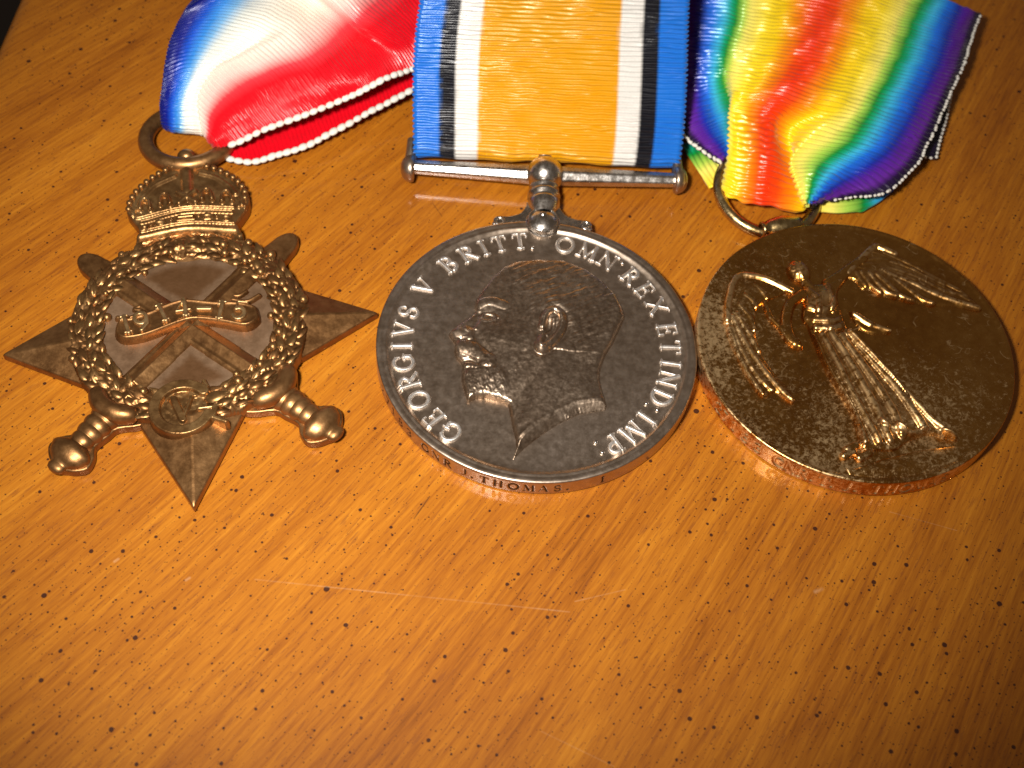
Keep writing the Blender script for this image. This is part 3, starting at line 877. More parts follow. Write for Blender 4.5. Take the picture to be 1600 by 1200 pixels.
RF = [([(9.6, 9.6), (11.2, 8.3), (12.8, 6.2), (14.1, 4.6)], .34, .26), ([(9.0, 8.8), (11.6, 6.6), (13.6, 3.9), (15.9, 2.3)], .36, .26), ([(8.6, 8.0), (10.4, 6.2), (12.0, 4.2), (14.0, 2.3), (16.4, 0.4)], .45, .36),
      ([(8.2, 8.8), (9.9, 5.0), (10.6, 3.6), (11.5, 2.6)], .45, .30), ([(7.2, 8.4), (8.2, 5.4), (8.7, 4.4), (9.4, 3.7)], .45, .30), ([(6.4, 8.8), (6.9, 6.3), (7.3, 5.5), (7.9, 4.9)], .42, .30),
      ([(5.6, 9.2), (5.8, 7.4), (6.0, 6.6), (6.3, 5.8)], .4, .28), ([(9.6, 11.0), (11.6, 8.9), (13.6, 6.0), (15.6, 3.2)], .3, .24), ([(7.4, 10.6), (9.0, 10.2), (10.2, 9.0)], .35, .2), ([(6.4, 10.3), (7.6, 9.8), (8.6, 8.8)], .35, .2), ([(9.9, 10.6), (12.0, 8.2), (13.8, 5.4), (15.8, 2.7)], .26, .22), ([(9.2, 9.4), (11.6, 7.2), (13.8, 4.4), (15.9, 1.7)], .28, .2), ([(8.8, 8.6), (11.0, 6.4), (12.8, 3.9), (15.2, 1.4)], .28, .24),
      ([(5.0, 9.4), (5.0, 8.2), (5.2, 7.2)], .34, .2), ([(8.4, 11.6), (10.0, 10.0), (11.0, 8.6)], .26, .18), ([(5.6, 10.0), (6.6, 9.2), (7.4, 8.2)], .3, .18)]
wing('wing', RW, RF, [(4.0, 9.6), (6.6, 11.1), (8.9, 12.2), (9.6, 11.9), (10.8, 10.5)])
LW = [(-4.0, 9.4), (-6.2, 12.0), (-8.2, 13.2), (-9.4, 12.9), (-11.2, 10.6), (-12.8, 7.8), (-13.6, 4.6), (-13.8, 0.4), (-13.2, -3.4), (-11.8, -3.0), (-10.2, -5.0), (-10.0, -3.0), (-10.6, -0.8), (-10.8, 2.2), (-10.2, 5.0), (-8.6, 8.0), (-6.4, 8.8)]
LF = [([(-11.9, 7.7), (-11.9, 3.0), (-11.4, -1.0), (-10.4, -4.7)], .45, .34), ([(-12.5, 6.2), (-12.8, 2.9), (-12.5, -1.0), (-11.9, -2.8)], .38, .28), ([(-12.8, 6.4), (-13.3, 3.0), (-13.4, 0.2), (-13.1, -3.0)], .36, .28),
      ([(-11.2, 8.0), (-11.0, 4.8), (-11.0, 2.4)], .36, .26), ([(-10.4, 9.0), (-9.9, 7.0), (-10.2, 5.2)], .36, .24), ([(-9.2, 10.2), (-8.6, 9.0), (-8.6, 8.2)], .36, .24), ([(-7.4, 11.2), (-7.0, 10.0), (-6.8, 9.0)], .36, .24)]
wing('wing', LW, LF, [(-3.6, 9.0), (-5.8, 11.6), (-8.2, 12.9), (-9.6, 12.2), (-11.4, 9.8), (-12.6, 7.4)])
LOW = [(1.6, 4.6), (2.4, 3.0), (4.9, 0.5), (3.6, 0.6), (2.6, 0.9), (1.6, 2.0)]
wing('wing_feathers', LOW, [([(1.9, 3.8), (2.6, 2.4), (3.6, 1.5), (4.8, 0.6)], .45, .3)], [(1.9, 3.8), (3.0, 2.0)])
def globe(X, Y):
    t = np.interp(X, [-8.5, -7.5, -4.3, -0.1, 4.0, 6.5], [-14.2, -14.6, -14.4, -14.6, -15.3, -16.3])
    r = np.hypot(X, Y)
    inn = (r < 17.3) & (Y < t) & (X > -8.6) & (X < 7.0)
    return np.where(inn, 0.10 + 0.45 * np.sqrt(np.clip((t - Y) / 2.4, 0, 1)) * smoothstep(17.3, 16.2, r), 0)
patch('globe', gm, GILT, -8.8, 7.2, -17.5, -14.0, 0.09, globe, GF + 0.02)
a_ = np.linspace(0, 2 * math.pi, 97)[:-1]
ring_o = tube('suspension_ring', gm, GILT_RING, np.c_[1.0 + 6.1 * np.cos(a_), 24.75 + 6.1 * np.sin(a_), 1.9 + 0.9 * np.sin(a_)], 0.74, 16, True)
lathe('barrel', gm, GILT_RING, [(0.7, -2.75), (1.0, -2.7), (1.02, -2.4), (0.88, -2.3), (1.15, -1.7), (1.36, -0.7), (1.42, 0), (1.36, 0.7), (1.15, 1.7), (0.92, 2.4), (0.7, 2.5)], (0.25, 18.95, 1.9), (1, -0.12, 0))
prism('neck_lug', gm, GILT_RING, [(-1.9, 17.4), (2.3, 17.2), (1.7, 18.8), (-1.3, 18.9)], 0.7, 2.4, 0.3)

# ---- bronze star
SX, SY, SROT = -38.25, -2.46, 14.9
bs = thing('star_medal', 'bronze star medal with crossed swords, crown and a dated scroll inside a wreath', 'medal', SX, SY, 0, SROT)
def star_body():
    tips = [(20.7, 0.2), (0, 19.5), (-20.7, 0.3), (-1.1, -22.05)]
    nots = [(7.0, 7.3), (-7.3, 7.6), (-7.3, -7.6), (7.0, -7.0)]
    nots = [(7.3, 7.6), (-7.6, 8.0), (-7.9, -7.6), (6.6, -7.6)]
    bm = bmesh.new()
    zt, ze = 1.15, 1.15
    ctr = bm.verts.new((0, 0, 1.7))
    T = [bm.verts.new((x, y, zt + .12)) for x, y in tips]
    K = [bm.verts.new((x * f, y * f, 2.85)) for (x, y), f in zip(tips, (0.53, 0.62, 0.56, 0.53))]
    N_ = [bm.verts.new((x, y, ze + 0.1)) for x, y in nots]
    Tl = [bm.verts.new((x, y, 0.15)) for x, y in tips]
    Nl = [bm.verts.new((x, y, 0.15)) for x, y in nots]
    Hb = [bm.verts.new((x * 0.43, y * 0.43, 1.7)) for x, y in tips]
    for i in range(4):
        j = (i + 1) % 4
        bm.faces.new((Hb[i], K[i], N_[i]))
        bm.faces.new((Hb[j], N_[i], K[j]))
        bm.faces.new((K[i], T[i], N_[i]))
        bm.faces.new((K[j], N_[i], T[j]))
        bm.faces.new((ctr, Hb[i], N_[i]))
        bm.faces.new((ctr, N_[i], Hb[j]))
        bm.faces.new((T[i], Tl[i], Nl[i], N_[i]))
        bm.faces.new((N_[i], Nl[i], Tl[j], T[j]))
    bm.faces.new([v for p in zip(Tl, Nl) for v in p][::-1])
    o = mesh_bm('star_plate', bm, BRONZE, bs, smooth=False)
    m = o.modifiers.new('bevel', 'BEVEL')
    m.width, m.segments = 0.22 * MM, 3
    m.limit_method = 'ANGLE'
    m.angle_limit = R(8)
    m.harden_normals = True
    return o
star_body()
WCX, WCY = -0.35, 0.9
CZ = 2.15
def centre(X, Y):
    r = np.hypot(X - WCX, Y - WCY)
    H = np.where(r < 9.9, 0.6 + 0.02 * (fbm(X * 2, Y * 2, 61) - .5), 0)
    return H
def quarters(X, Y):
    u, v = X + 0.3, Y - 0.1
    a = np.abs(u * math.cos(R(45.5)) + v * math.sin(R(45.5)))
    b = np.abs(u * math.cos(R(134)) + v * math.sin(R(134)))
    edge = np.minimum(a, b) - 1.5
    up = np.abs(v) > np.abs(u)
    rim = 8.9 - np.hypot(X - WCX, Y - WCY)
    return np.where(up, smoothstep(0.5, 1.5, edge + 0.5 * (fbm(X * 2, Y * 2, 63) - .5)) * smoothstep(-0.2, 1.0, rim), 0) * 0.9
patch('centre_field', bs, BRONZE_PALE, -10.4, 9.7, -9.2, 11, 0.2, centre, CZ - 0.6, 0.5, quarters)
def blade(ang, name):
    c, s = math.cos(R(ang)), math.sin(R(ang))
    def f(X, Y):
        r = np.hypot(X - WCX, Y - WCY)
        v = (X + 0.3) * -s + (Y - 0.1) * c
        h = 0.12 + 0.75 * np.clip(1 - np.abs(v + 0.25) / 1.25, 0, 1) + 0.25 * np.clip(1 - np.abs(v - 1.1) / 0.4, 0, 1)
        return np.where((np.abs(v) < 1.5) & (r < 9.75), h, 0)
    return patch(name, bs, BRONZE, -10, 9.4, -8.8, 10.7, 0.11, f, CZ)
blade(45.5, 'sword_blade')
blade(134, 'sword_blade')
SCROLL = [(-7.9, 1.95), (-8.35, 0.2), (-7.5, -0.95), (-5.9, -1.05), (-4.2, -0.7), (-0.5, 0.5), (1.5, 0.3), (3.4, -0.3), (5.9, -1.15), (7.4, -0.3), (7.5, 0.8), (7.1, 1.9), (5.1, 2.75), (2.7, 3.1), (-0.3, 3.9), (-2.4, 3.6), (-4.3, 2.8), (-6.3, 2.2)]
def scroll(X, Y):
    d = sdf(X, Y, curve(SCROLL, 4, True))
    dd = np.clip(d, 0, None)
    te = np.clip(dd / 0.45, 0, 1)
    H = 1.0 * np.sqrt(1 - (1 - te) ** 2) + 0.14 * np.exp(-((dd - 0.4) / 0.2) ** 2)
    H = np.where(d > 0, H, 0)
    H = np.maximum(H, ridge(X, Y, curve([(-8.0, 2.6), (-7.2, 2.3), (-6.0, 2.6), (-5.2, 3.0)]), 0.35, 0.6))
    H = np.maximum(H, ridge(X, Y, curve([(-5.6, 3.9), (-6.2, 3.6), (-5.4, 3.3)]), 0.28, 0.45))
    H = np.maximum(H, ridge(X, Y, curve([(4.6, 3.4), (6.2, 2.9), (7.6, 3.6)]), 0.32, 0.55))
    H = np.maximum(H, ridge(X, Y, curve([(4.4, 4.1), (5.4, 3.9), (6.2, 4.4)]), 0.28, 0.45))
    return H
patch('scroll', bs, BRONZE, -8.9, 8.2, -1.6, 4.9, 0.08, scroll, CZ)
for ch, x, y, rot in (('1', -6.75, -0.15, 12), ('9', -5.0, 0.1, 16), ('1', -2.7, 0.95, 18), ('4', -0.75, 1.3, 4), ('-', 1.35, 0.95, -8), ('1', 3.05, 0.4, -14), ('5', 5.1, 0.05, -14)):
    letter_patch(ch, 0, 0, 2.25, 0.34, 'raised_numeral', bs, BRONZE_WORN, CZ + 0.98, 1.35, 0.16, 0.06, x, y, R(rot))

# wreath: a ground ring, leaves and berries
def wreath(X, Y):
    r = np.hypot(X - WCX, Y - WCY)
    H = 0.95 * np.sqrt(np.clip(1 - ((r - 11.15) / 2.0) ** 2, 0, 1))
    H = H * smoothstep(2.6, 3.5, np.hypot(X + 1.5, Y + 10.5))
    return np.where(H > 0.05, H + 0.7 * (fbm(X * 1.7, Y * 1.7, 71, 3) - 0.5) * (H > 0.3), 0)
wr = patch('wreath', bs, BRONZE, -13.8, 13.2, -12.6, 14.4, 0.13, wreath, CZ - 0.35, 0.9)
def leaf_mesh(mat):
    n = 7
    V, F = [], []
    for i in range(n):
        t = i / (n - 1)
        w = 0.50 * math.sin(math.pi * min(t ** 0.8, 0.999)) + 0.02
        z = 0.20 * math.sin(math.pi * t) + 0.22 * t
        for s, dz in ((-1, -0.20), (-0.5, 0.08), (0, -0.06), (0.5, 0.08), (1, -0.20)):
            V.append((2.2 * (t - 0.5), s * w, z + dz))
    return mesh_np('leaf', V, grid_faces(n, 5), mat, mesh_only=True)
leaves = [leaf_mesh(BRONZE_GOLD), leaf_mesh(BRONZE)]
berry = ball_mesh('berry', BRONZE_GOLD)
wrng = np.random.default_rng(3)
for side in (1, -1):
    for i in range(20):
        a0 = -90 + side * (10 + i * 8.35)
        for q, (rad, off) in enumerate(((9.7, -26), (10.75, -6), (11.75, 10), (12.6, 28))):
            a = a0 + side * (3.5 * (q % 2)) + wrng.normal(0, 1.4)
            if rad > 12 and (abs(((a - 88) + 180) % 360 - 180) < 24):
                continue
            x, y = WCX + rad * math.cos(R(a)), WCY + rad * math.sin(R(a))
            if math.hypot(x + 1.5, y + 10.5) < 3.6:
                continue
            hd = a + side * 90 - side * off + wrng.normal(0, 16)
            s = 0.92 + wrng.normal(0, 0.13)
            up = (0.20, 0.44, 0.40, 0.12)[q] + wrng.normal(0, 0.07)
            place('leaf', leaves[int(wrng.random() < 0.35)], wr, x, y, CZ + up, (s, s * 1.05, 1.2), (R(wrng.normal(0, 9) - side * off * 0.7), R(wrng.normal(0, 6)), R(hd)))
        for rad in (9.05, 10.2, 11.3, 12.9):
            if wrng.random() < 0.27:
                a = a0 + side * 4 + wrng.normal(0, 2.5)
                if rad > 12 and (abs(((a - 88) + 180) % 360 - 180) < 26):
                    continue
                x, y = WCX + rad * math.cos(R(a)), WCY + rad * math.sin(R(a))
                if math.hypot(x + 1.5, y + 10.5) < 3.6:
                    continue
                b_ = 0.50 + wrng.normal(0, 0.09)
                place('berry', berry, wr, x, y, CZ + (0.62 if 9.5 < rad < 12 else 0.22), (b_, b_, b_))

# cypher
def cypher(X, Y):
    x0, y0 = -1.5, -10.5
    G = arc(x0, y0, 2.95, 2.9, 38, 335, 40)
    H = 0.70 * np.clip((0.72 - dist(X, Y, G)) / 0.2, 0, 1)
    armp = [(0.2, -10.9), (1.6, -10.9), (2.7, -10.7)]
    H = np.maximum(H, 0.62 * np.clip((0.32 - dist(X, Y, armp)) / 0.2, 0, 1))
    for p, w in (([(1.15, -11.9), (2.0, -12.4), (2.9, -12.9)], .38), ([(1.9, -11.0), (1.7, -11.8)], .45), ([(0.75, -8.7), (1.2, -8.2), (0.9, -7.4)], .35)):
        H = np.maximum(H, 0.62 * np.clip((w - dist(X, Y, p)) / 0.2, 0, 1))
    disk = np.where(np.hypot(X - x0, Y - y0) < 2.6, 0.06 + 0.14 * fbm(X * 2.2, Y * 2.2, 81, 2), 0)
    H = np.maximum(H, disk)
    for p, w in (([(-2.4, -9.3), (-1.5, -12.0)], .48), ([(-1.5, -12.0), (-0.5, -9.3)], .28), ([(-2.9, -9.2), (-2.1, -9.2)], .16), ([(-0.8, -9.2), (0.0, -9.2)], .16)):
        H = np.maximum(H, 0.60 * np.clip((w - dist(X, Y, p)) / 0.16, 0, 1))
    return H
patch('royal_cypher', bs, BRONZE_GOLD, -5.4, 3.6, -14.2, -6.8, 0.075, cypher, 2.3, 1.4)

# sword tips and hilts
def rot2(pts, a):
    c, s = math.cos(R(a)), math.sin(R(a))
    return [(x * c - y * s, x * s + y * c) for x, y in pts]
tip = [(9.0, -2.0), (13.0, -1.8)] + [(15.4 + 2.5 * math.cos(t), 1.5 * math.sin(t)) for t in np.linspace(-math.pi / 2, math.pi / 2, 12)] + [(13.0, 1.8), (9.0, 2.0)]
for a in (46.0, 133.5):
    prism('sword_tip', bs, BRONZE, rot2(tip, a), 0.2, 1.75, 0.4)
for ang in (226.2, 312.8):
    ax = (math.cos(R(ang)), math.sin(R(ang)), 0)
    pe = (-ax[1], ax[0])
    side = 1 if ang < 270 else -1
    org = (0.0, 0.3, 1.35) if ang < 270 else (-0.3, 0.3, 1.35)
    # guard: two lobes drooping over the wreath
    def gp(t, q):
        return (org[0] + ax[0] * t + pe[0] * q, org[1] + ax[1] * t + pe[1] * q)
    gpath = curve([(*gp(12.0, -3.0), 1.9), (*gp(12.7, -2.0), 2.2), (*gp(13.3, -0.8), 2.3), (*gp(13.3, 0.8), 2.3), (*gp(12.7, 2.0), 2.2), (*gp(12.0, 3.0), 1.9)], 6)
    n = len(gpath)
    tt = np.linspace(-1, 1, n)
    V, F = tube_verts(gpath, 1.15 * np.clip(1 - np.abs(tt) ** 5, 0.02, 1) ** 0.5, 16)
    V[:, 2] = 2.05 + (V[:, 2] - 2.05) * 1.0
    mesh_np('sword_guard', V, F[:, ::-1], BRONZE, bs)
    pl = [gp(11.2, -3.6), gp(12.6, -3.5), gp(14.2, -1.9), gp(15.4, -1.7), gp(17.2, -1.5), gp(18.2, -2.3), gp(19.6, -2.7), gp(20.6, -1.9), gp(21.1, -1.0), gp(21.6, 0), gp(21.1, 1.0), gp(20.6, 1.9), gp(19.6, 2.7), gp(18.2, 2.3), gp(17.2, 1.5), gp(15.4, 1.7), gp(14.2, 1.9), gp(12.6, 3.5), gp(11.2, 3.6)]
    prism('hilt_plate', bs, BRONZE, [tuple(p) for p in curve(pl, 3, True)], 0.15, 1.3, 0.25)
    grip = []
    for t in np.linspace(13.6, 18.2, 70):
        k = (t - 13.6) / 4.6
        base = np.interp(k, [0, 0.5, 1], [1.72, 1.55, 1.22])
        grip.append((base * (0.90 + 0.12 * abs(math.sin(math.pi * (k * 4.0 + 0.05))) ** 0.7), t))
    lathe('sword_grip', bs, BRONZE, grip, (org[0], org[1], 1.4), ax, 28, 0.8)
    pom = [(1.2, 17.9), (1.5, 18.15), (2.1, 18.5), (2.4, 18.85), (2.5, 19.15), (2.38, 19.45), (2.25, 19.7), (2.2, 19.85), (2.0, 20.2), (1.5, 20.6), (1.05, 20.85), (1.0, 21.05), (1.05, 21.35), (0.85, 21.75), (0.4, 21.95), (0.02, 22.0)]
    lathe('sword_pommel', bs, BRONZE, pom, (org[0], org[1], 1.35), ax, 28, 0.58)

# crown
CROWN = [(-5.55, 13.0), (0.2, 13.6), (6.0, 12.7), (6.05, 14.2), (5.8, 15.0), (6.6, 16.3), (7.4, 17.7), (7.5, 19.4), (6.8, 21.2), (5.6, 22.8), (3.7, 24.2), (2.0, 25.0), (0.4, 25.4), (-1.2, 25.1), (-3.1, 24.0), (-5.2, 22.1), (-6.5, 20.3), (-6.85, 18.7), (-6.2, 17.2), (-5.5, 15.8), (-5.5, 14.4)]
prism('crown', bs, BRONZE, [tuple(p) for p in curve(CROWN, 4, True)], 0.15, 1.75, 0.25)
crown = bs.children[-1]
def crown_relief(X, Y):
    d = sdf(X, Y, curve(CROWN, 4, True))
    H = np.zeros(X.shape)
    def ln(pts, w, h):
        return ridge(X, Y, curve(pts), w, h)
    H = np.maximum(H, ln([(-5.2, 13.9), (0.1, 14.55), (5.6, 13.5)], 0.72, 0.95))
    H = np.maximum(H, 0.35 * ((Y > 14.3) & (Y < 17.3) & (d > 0.2)))
    H = np.maximum(H, ln([(-5.1, 16.35), (0.0, 17.35), (5.4, 16.6)], 0.26, 0.72))
    H = np.maximum(H, ln([(-5.5, 17.1), (0.0, 18.1), (5.6, 17.3)], 0.24, 0.6))
    H = np.maximum(H, ln([(-5.1, 15.0), (0.0, 15.7), (5.5, 14.8)], 0.2, 0.6))
    for x, y, rx, ry in ((-3.0, 15.95, .75, .42), (2.5, 16.3, .75, .42), (4.7, 15.75, .6, .4), (-4.7, 15.4, .5, .38)):
        H = np.maximum(H, 0.35 + 0.5 * np.sqrt(np.clip(1 - ((X - x) / rx) ** 2 - ((Y - y) / ry) ** 2, 0, 1)) * (d > 0.2) * (np.hypot((X - x) / rx, (Y - y) / ry) < 1))
    H = np.maximum(H, 0.75 * np.clip((0.42 - np.maximum(np.abs(X - 0.0) - 0.75, np.abs(Y - 16.45))) / 0.25, 0, 1) ** .7)
    for x, y in ((-1.6, 16.3), (1.5, 16.6), (3.6, 16.0), (-4.0, 15.6), (-1.7, 16.0)):
        H = np.maximum(H, 0.7 * np.sqrt(np.clip(1 - (np.hypot(X - x, Y - y) / 0.2) ** 2, 0, 1)))
    # arches
    H = np.maximum(H, ln([(0.35, 20.4), (0.4, 22.4), (0.45, 24.6)], 0.85, 0.75))
    H = np.maximum(H, ln([(-0.9, 24.2), (-3.2, 23.0), (-5.2, 21.0), (-6.0, 19.0)], 0.75, 0.42))
    H = np.maximum(H, ln([(1.9, 24.2), (4.2, 23.0), (6.0, 21.0), (6.7, 19.0)], 0.75, 0.42))
    H = np.maximum(H, ln([(-1.0, 23.2), (-3.4, 22.0), (-4.8, 20.4), (-5.3, 19.2)], 0.40, 0.62))
    H = np.maximum(H, ln([(2.0, 23.3), (3.9, 22.3), (5.4, 20.6), (6.0, 19.4)], 0.40, 0.62))
    # cross and hooked scrolls
    for a in (45, 135, 225, 315):
        H = np.maximum(H, ln([(0.3, 19.5), (0.3 + 1.35 * math.cos(R(a)), 19.5 + 1.2 * math.sin(R(a)))], 0.46, 0.8))
    for x, y, s in ((-4.6, 18.2, 1), (-2.3, 18.7, 1), (2.6, 18.8, 1), (4.9, 18.2, 1)):
        H = np.maximum(H, ln([(x - 0.55, y + 0.1), (x - 0.45, y + 1.2), (x + 0.1, y + 1.6), (x + 0.45, y + 1.0), (x + 0.6, y)], 0.34, 0.85))
    for x, y in ((-6.0, 17.9), (6.6, 18.0)):
        H = np.maximum(H, ln([(x - .35, y - .7), (x + .35, y + .7)], 0.32, 0.6))
        H = np.maximum(H, ln([(x + .35, y - .7), (x - .35, y + .7)], 0.32, 0.6))
    H += 0.03 * (fbm(X * 2, Y * 2, 91, 3) - .5) * (H > 0.05)
    return np.where(d > 0.08, np.clip(1.3 * H + 0.02, 0, None), 0)
rel = patch('crown_relief', crown, BRONZE_GOLD, -7.2, 7.8, 12.6, 25.6, 0.08, crown_relief, 1.74)
pearl = ball_mesh('pearl', BRONZE_GOLD)
for pts, n in ((curve([(-1.2, 24.75), (-3.3, 23.5), (-5.3, 21.6), (-6.3, 19.8), (-6.5, 18.6)], 16), 10), (curve([(2.0, 24.7), (4.4, 23.4), (6.2, 21.6), (7.05, 19.8), (7.05, 18.6)], 16), 10)):
    L = np.r_[0, np.cumsum(np.hypot(*np.diff(pts, axis=0).T))]
    for s in np.linspace(0, L[-1], n):
        place('pearl', pearl, crown, np.interp(s, L, pts[:, 0]), np.interp(s, L, pts[:, 1]), 2.4, (0.40, 0.40, 0.36))
for k in range(4):
    place('pearl', pearl, crown, 0.38, 21.2 + k * 0.75, 2.45, (0.42 - .03 * k, 0.30, 0.3))
place('orb', ball_mesh('orb', BRONZE_GOLD, 20, 12), crown, 0.5, 24.9, 2.2, (1.0, 0.85, 0.9))
place('top_cross', ball_mesh('top_cross', BRONZE_GOLD, 16, 10), crown, 0.55, 26.2, 2.3, (1.15, 0.95, 1.0))
tube('suspension_ring', bs, BRONZE, np.c_[0.85 + 5.15 * np.cos(a_), 30.1 + 5.15 * np.sin(a_), 1.7 - 0.5 * np.sin(a_)], 0.98, 18, True)

# ------------------------------------------------------------------ ribbons
GOLD_NET = [[(-17.14, 29.24, 1), (-9, 29.8, 1), (-0.82, 30.36, 1), (7.39, 30.92, 1), (15.63, 31.49, 1)],
    [(-17.04, 28.42, 1.4), (-8.93, 28.97, 1.4), (-0.8, 29.53, 1.4), (7.37, 30.09, 1.4), (15.57, 30.66, 1.4)],
    [(-16.83, 26.73, 2.6), (-8.82, 27.28, 2.6), (-0.78, 27.83, 2.6), (7.29, 28.39, 2.6), (15.4, 28.94, 2.6)],
    [(-16.85, 26.34, 4), (-8.83, 26.9, 4), (-0.78, 27.46, 4), (7.3, 28.02, 4), (15.42, 28.58, 4)],
    [(-17.04, 27.67, 5.6), (-8.96, 28.24, 5.6), (-0.85, 28.81, 5.6), (7.29, 29.39, 5.6), (15.47, 29.96, 5.6)],
    [(-17.32, 29.89, 8.2), (-9.2, 30.48, 8.2), (-1.05, 31.07, 8.2), (7.13, 31.66, 8.2), (15.35, 32.26, 8.2)],
    [(-17.66, 32.93, 10.5), (-9.51, 33.54, 10.5), (-1.32, 34.15, 10.5), (6.9, 34.76, 10.5), (15.16, 35.38, 10.5)],
    [(-17.85, 37.25, 12.8), (-9.72, 37.86, 12.8), (-1.55, 38.48, 12.8), (6.65, 39.11, 12.8), (14.89, 39.73, 12.8)],
    [(-17.78, 41.32, 14.2), (-9.69, 41.94, 14.2), (-1.58, 42.56, 14.2), (6.58, 43.18, 14.2), (14.76, 43.81, 14.2)],
    [(-17.93, 48.8, 15), (-9.79, 49.43, 15), (-1.63, 50.06, 15), (6.57, 50.7, 15), (14.81, 51.34, 15)],
    [(-18.18, 59.77, 14.5), (-9.89, 60.43, 14.5), (-1.56, 61.08, 14.5), (6.8, 61.74, 14.5), (15.2, 62.41, 14.5)],
    [(-19.08, 75.98, 11), (-10.33, 76.69, 11), (-1.55, 77.4, 11), (7.26, 78.11, 11), (16.12, 78.83, 11)],
    [(-19.87, 88.06, 6), (-10.68, 88.81, 6), (-1.44, 89.56, 6), (7.83, 90.32, 6), (17.15, 91.07, 6)],
    [(-20.61, 90.81, 2), (-11.21, 91.57, 2), (-1.77, 92.32, 2), (7.71, 93.09, 2), (17.24, 93.85, 2)],
    [(-20.24, 78.77, 0.6), (-10.98, 79.5, 0.6), (-1.69, 80.22, 0.6), (7.64, 80.95, 0.6), (17.01, 81.69, 0.6)],
    [(-19.25, 60.28, 0.6), (-10.34, 60.95, 0.6), (-1.39, 61.62, 0.6), (7.59, 62.3, 0.6), (16.62, 62.97, 0.6)]]
STAR_NET = [[(-47.79, 29.74, 0.5), (-46.76, 29.88, 0.5), (-45.14, 29.87, 0.5), (-44.07, 29.78, 0.5), (-44.43, 29.96, 0.5), (-44.08, 29.9, 0.6), (-43.58, 29.08, 0.7), (-43.1, 28.36, 0.7), (-42.64, 27.63, 0.6)],
    [(-48.52, 28.49, 1.2), (-46.97, 28.03, 1.2), (-44.82, 28.09, 1.2), (-43.6, 28.02, 1.2), (-43.96, 28.2, 1.2), (-43.44, 27.67, 1.8), (-42.75, 26.65, 1.8), (-42.22, 26.26, 1.6), (-41.91, 26.04, 1.2)],
    [(-48.48, 27.77, 2.8), (-46.57, 27.16, 3), (-44.37, 27.23, 3), (-43.28, 28.15, 2), (-43.73, 27.91, 2.4), (-43.13, 27.01, 3.6), (-41.83, 25.45, 3.8), (-41.14, 24.65, 3.6), (-40.77, 24.62, 2.8)],
    [(-48.74, 28.73, 4), (-46.73, 29.05, 4.6), (-44.68, 29.56, 4.8), (-43.38, 30.48, 3), (-44.35, 30.18, 3.6), (-43.82, 29.15, 5.2), (-41.47, 26.92, 5.2), (-39.96, 25.65, 4.6), (-38.75, 24.74, 3.5)],
    [(-48.51, 30.25, 6), (-46.12, 31.4, 6.8), (-43.48, 32.11, 7), (-42, 34.02, 5), (-43.03, 33.48, 6), (-42.43, 32.39, 7.6), (-38.71, 28.97, 7.4), (-36.75, 26.96, 6.2), (-35.29, 25.97, 5)],
    [(-48.52, 34.89, 8), (-44.89, 35.65, 9), (-40.78, 35.07, 9.3), (-38.74, 35.55, 8), (-39.38, 35.35, 8.3), (-38.35, 33.81, 9.8), (-34.59, 31.15, 9), (-32.35, 29.16, 7.5), (-30.65, 28.08, 6)],
    [(-47.89, 39.58, 9), (-43.2, 40.61, 10.3), (-37.38, 39.65, 10.8), (-35.68, 38.95, 10.6), (-34.38, 38.3, 10.6), (-33.45, 37.5, 10.6), (-29.4, 34.01, 9.6), (-26.77, 31.73, 8.4), (-25.2, 31.2, 7)],
    [(-46.56, 42.31, 10), (-41.75, 46.06, 10), (-36.05, 48.51, 9.2), (-34.45, 47.73, 9), (-32.81, 46.71, 8.8), (-31.62, 45.88, 8.6), (-26.28, 40.82, 8.8), (-23.08, 36.35, 9), (-21.1, 33.72, 8)],
    [(-45.94, 44.35, 10.6), (-40.16, 45.9, 12.2), (-33.97, 45.27, 13.6), (-32.25, 43.69, 13.8), (-30.59, 42.24, 13.8), (-29.39, 41.1, 13.8), (-24.73, 38.26, 12), (-20.56, 38.32, 9), (-18.4, 36.78, 7)],
    [(-44.58, 48.14, 11.5), (-38.64, 52.16, 13), (-31.27, 52.46, 13.6), (-29.6, 51.17, 13.6), (-27.76, 49.67, 13.4), (-26.49, 48.61, 13), (-21.1, 45.94, 10.4), (-17.32, 43.47, 7.6), (-14.36, 40.43, 6)],
    [(-40.95, 55.73, 13), (-33.93, 59.35, 15), (-25.48, 58.56, 16), (-23.77, 56.84, 16), (-22.08, 55.13, 16), (-21.24, 57.37, 13), (-15.99, 55.52, 9), (-11.78, 52.11, 6), (-8.4, 47.94, 4.6)],
    [(-40.29, 72.62, 7), (-33.64, 76.66, 8), (-25.54, 77.18, 8), (-23.76, 75.21, 8), (-21.9, 73.29, 8), (-20.49, 72.74, 7), (-14.55, 67.77, 5), (-9.98, 62.07, 3.5), (-6.44, 56.99, 2.6)],
    [(-39.84, 89.27, 1), (-32.89, 95.02, 1.2), (-25.05, 95.44, 1.2), (-23.13, 93.26, 1.2), (-21.13, 91.12, 1.2), (-19.43, 88.96, 1.2), (-12.89, 80.86, 1), (-8, 72.65, 1), (-4.32, 66.07, 1)]]
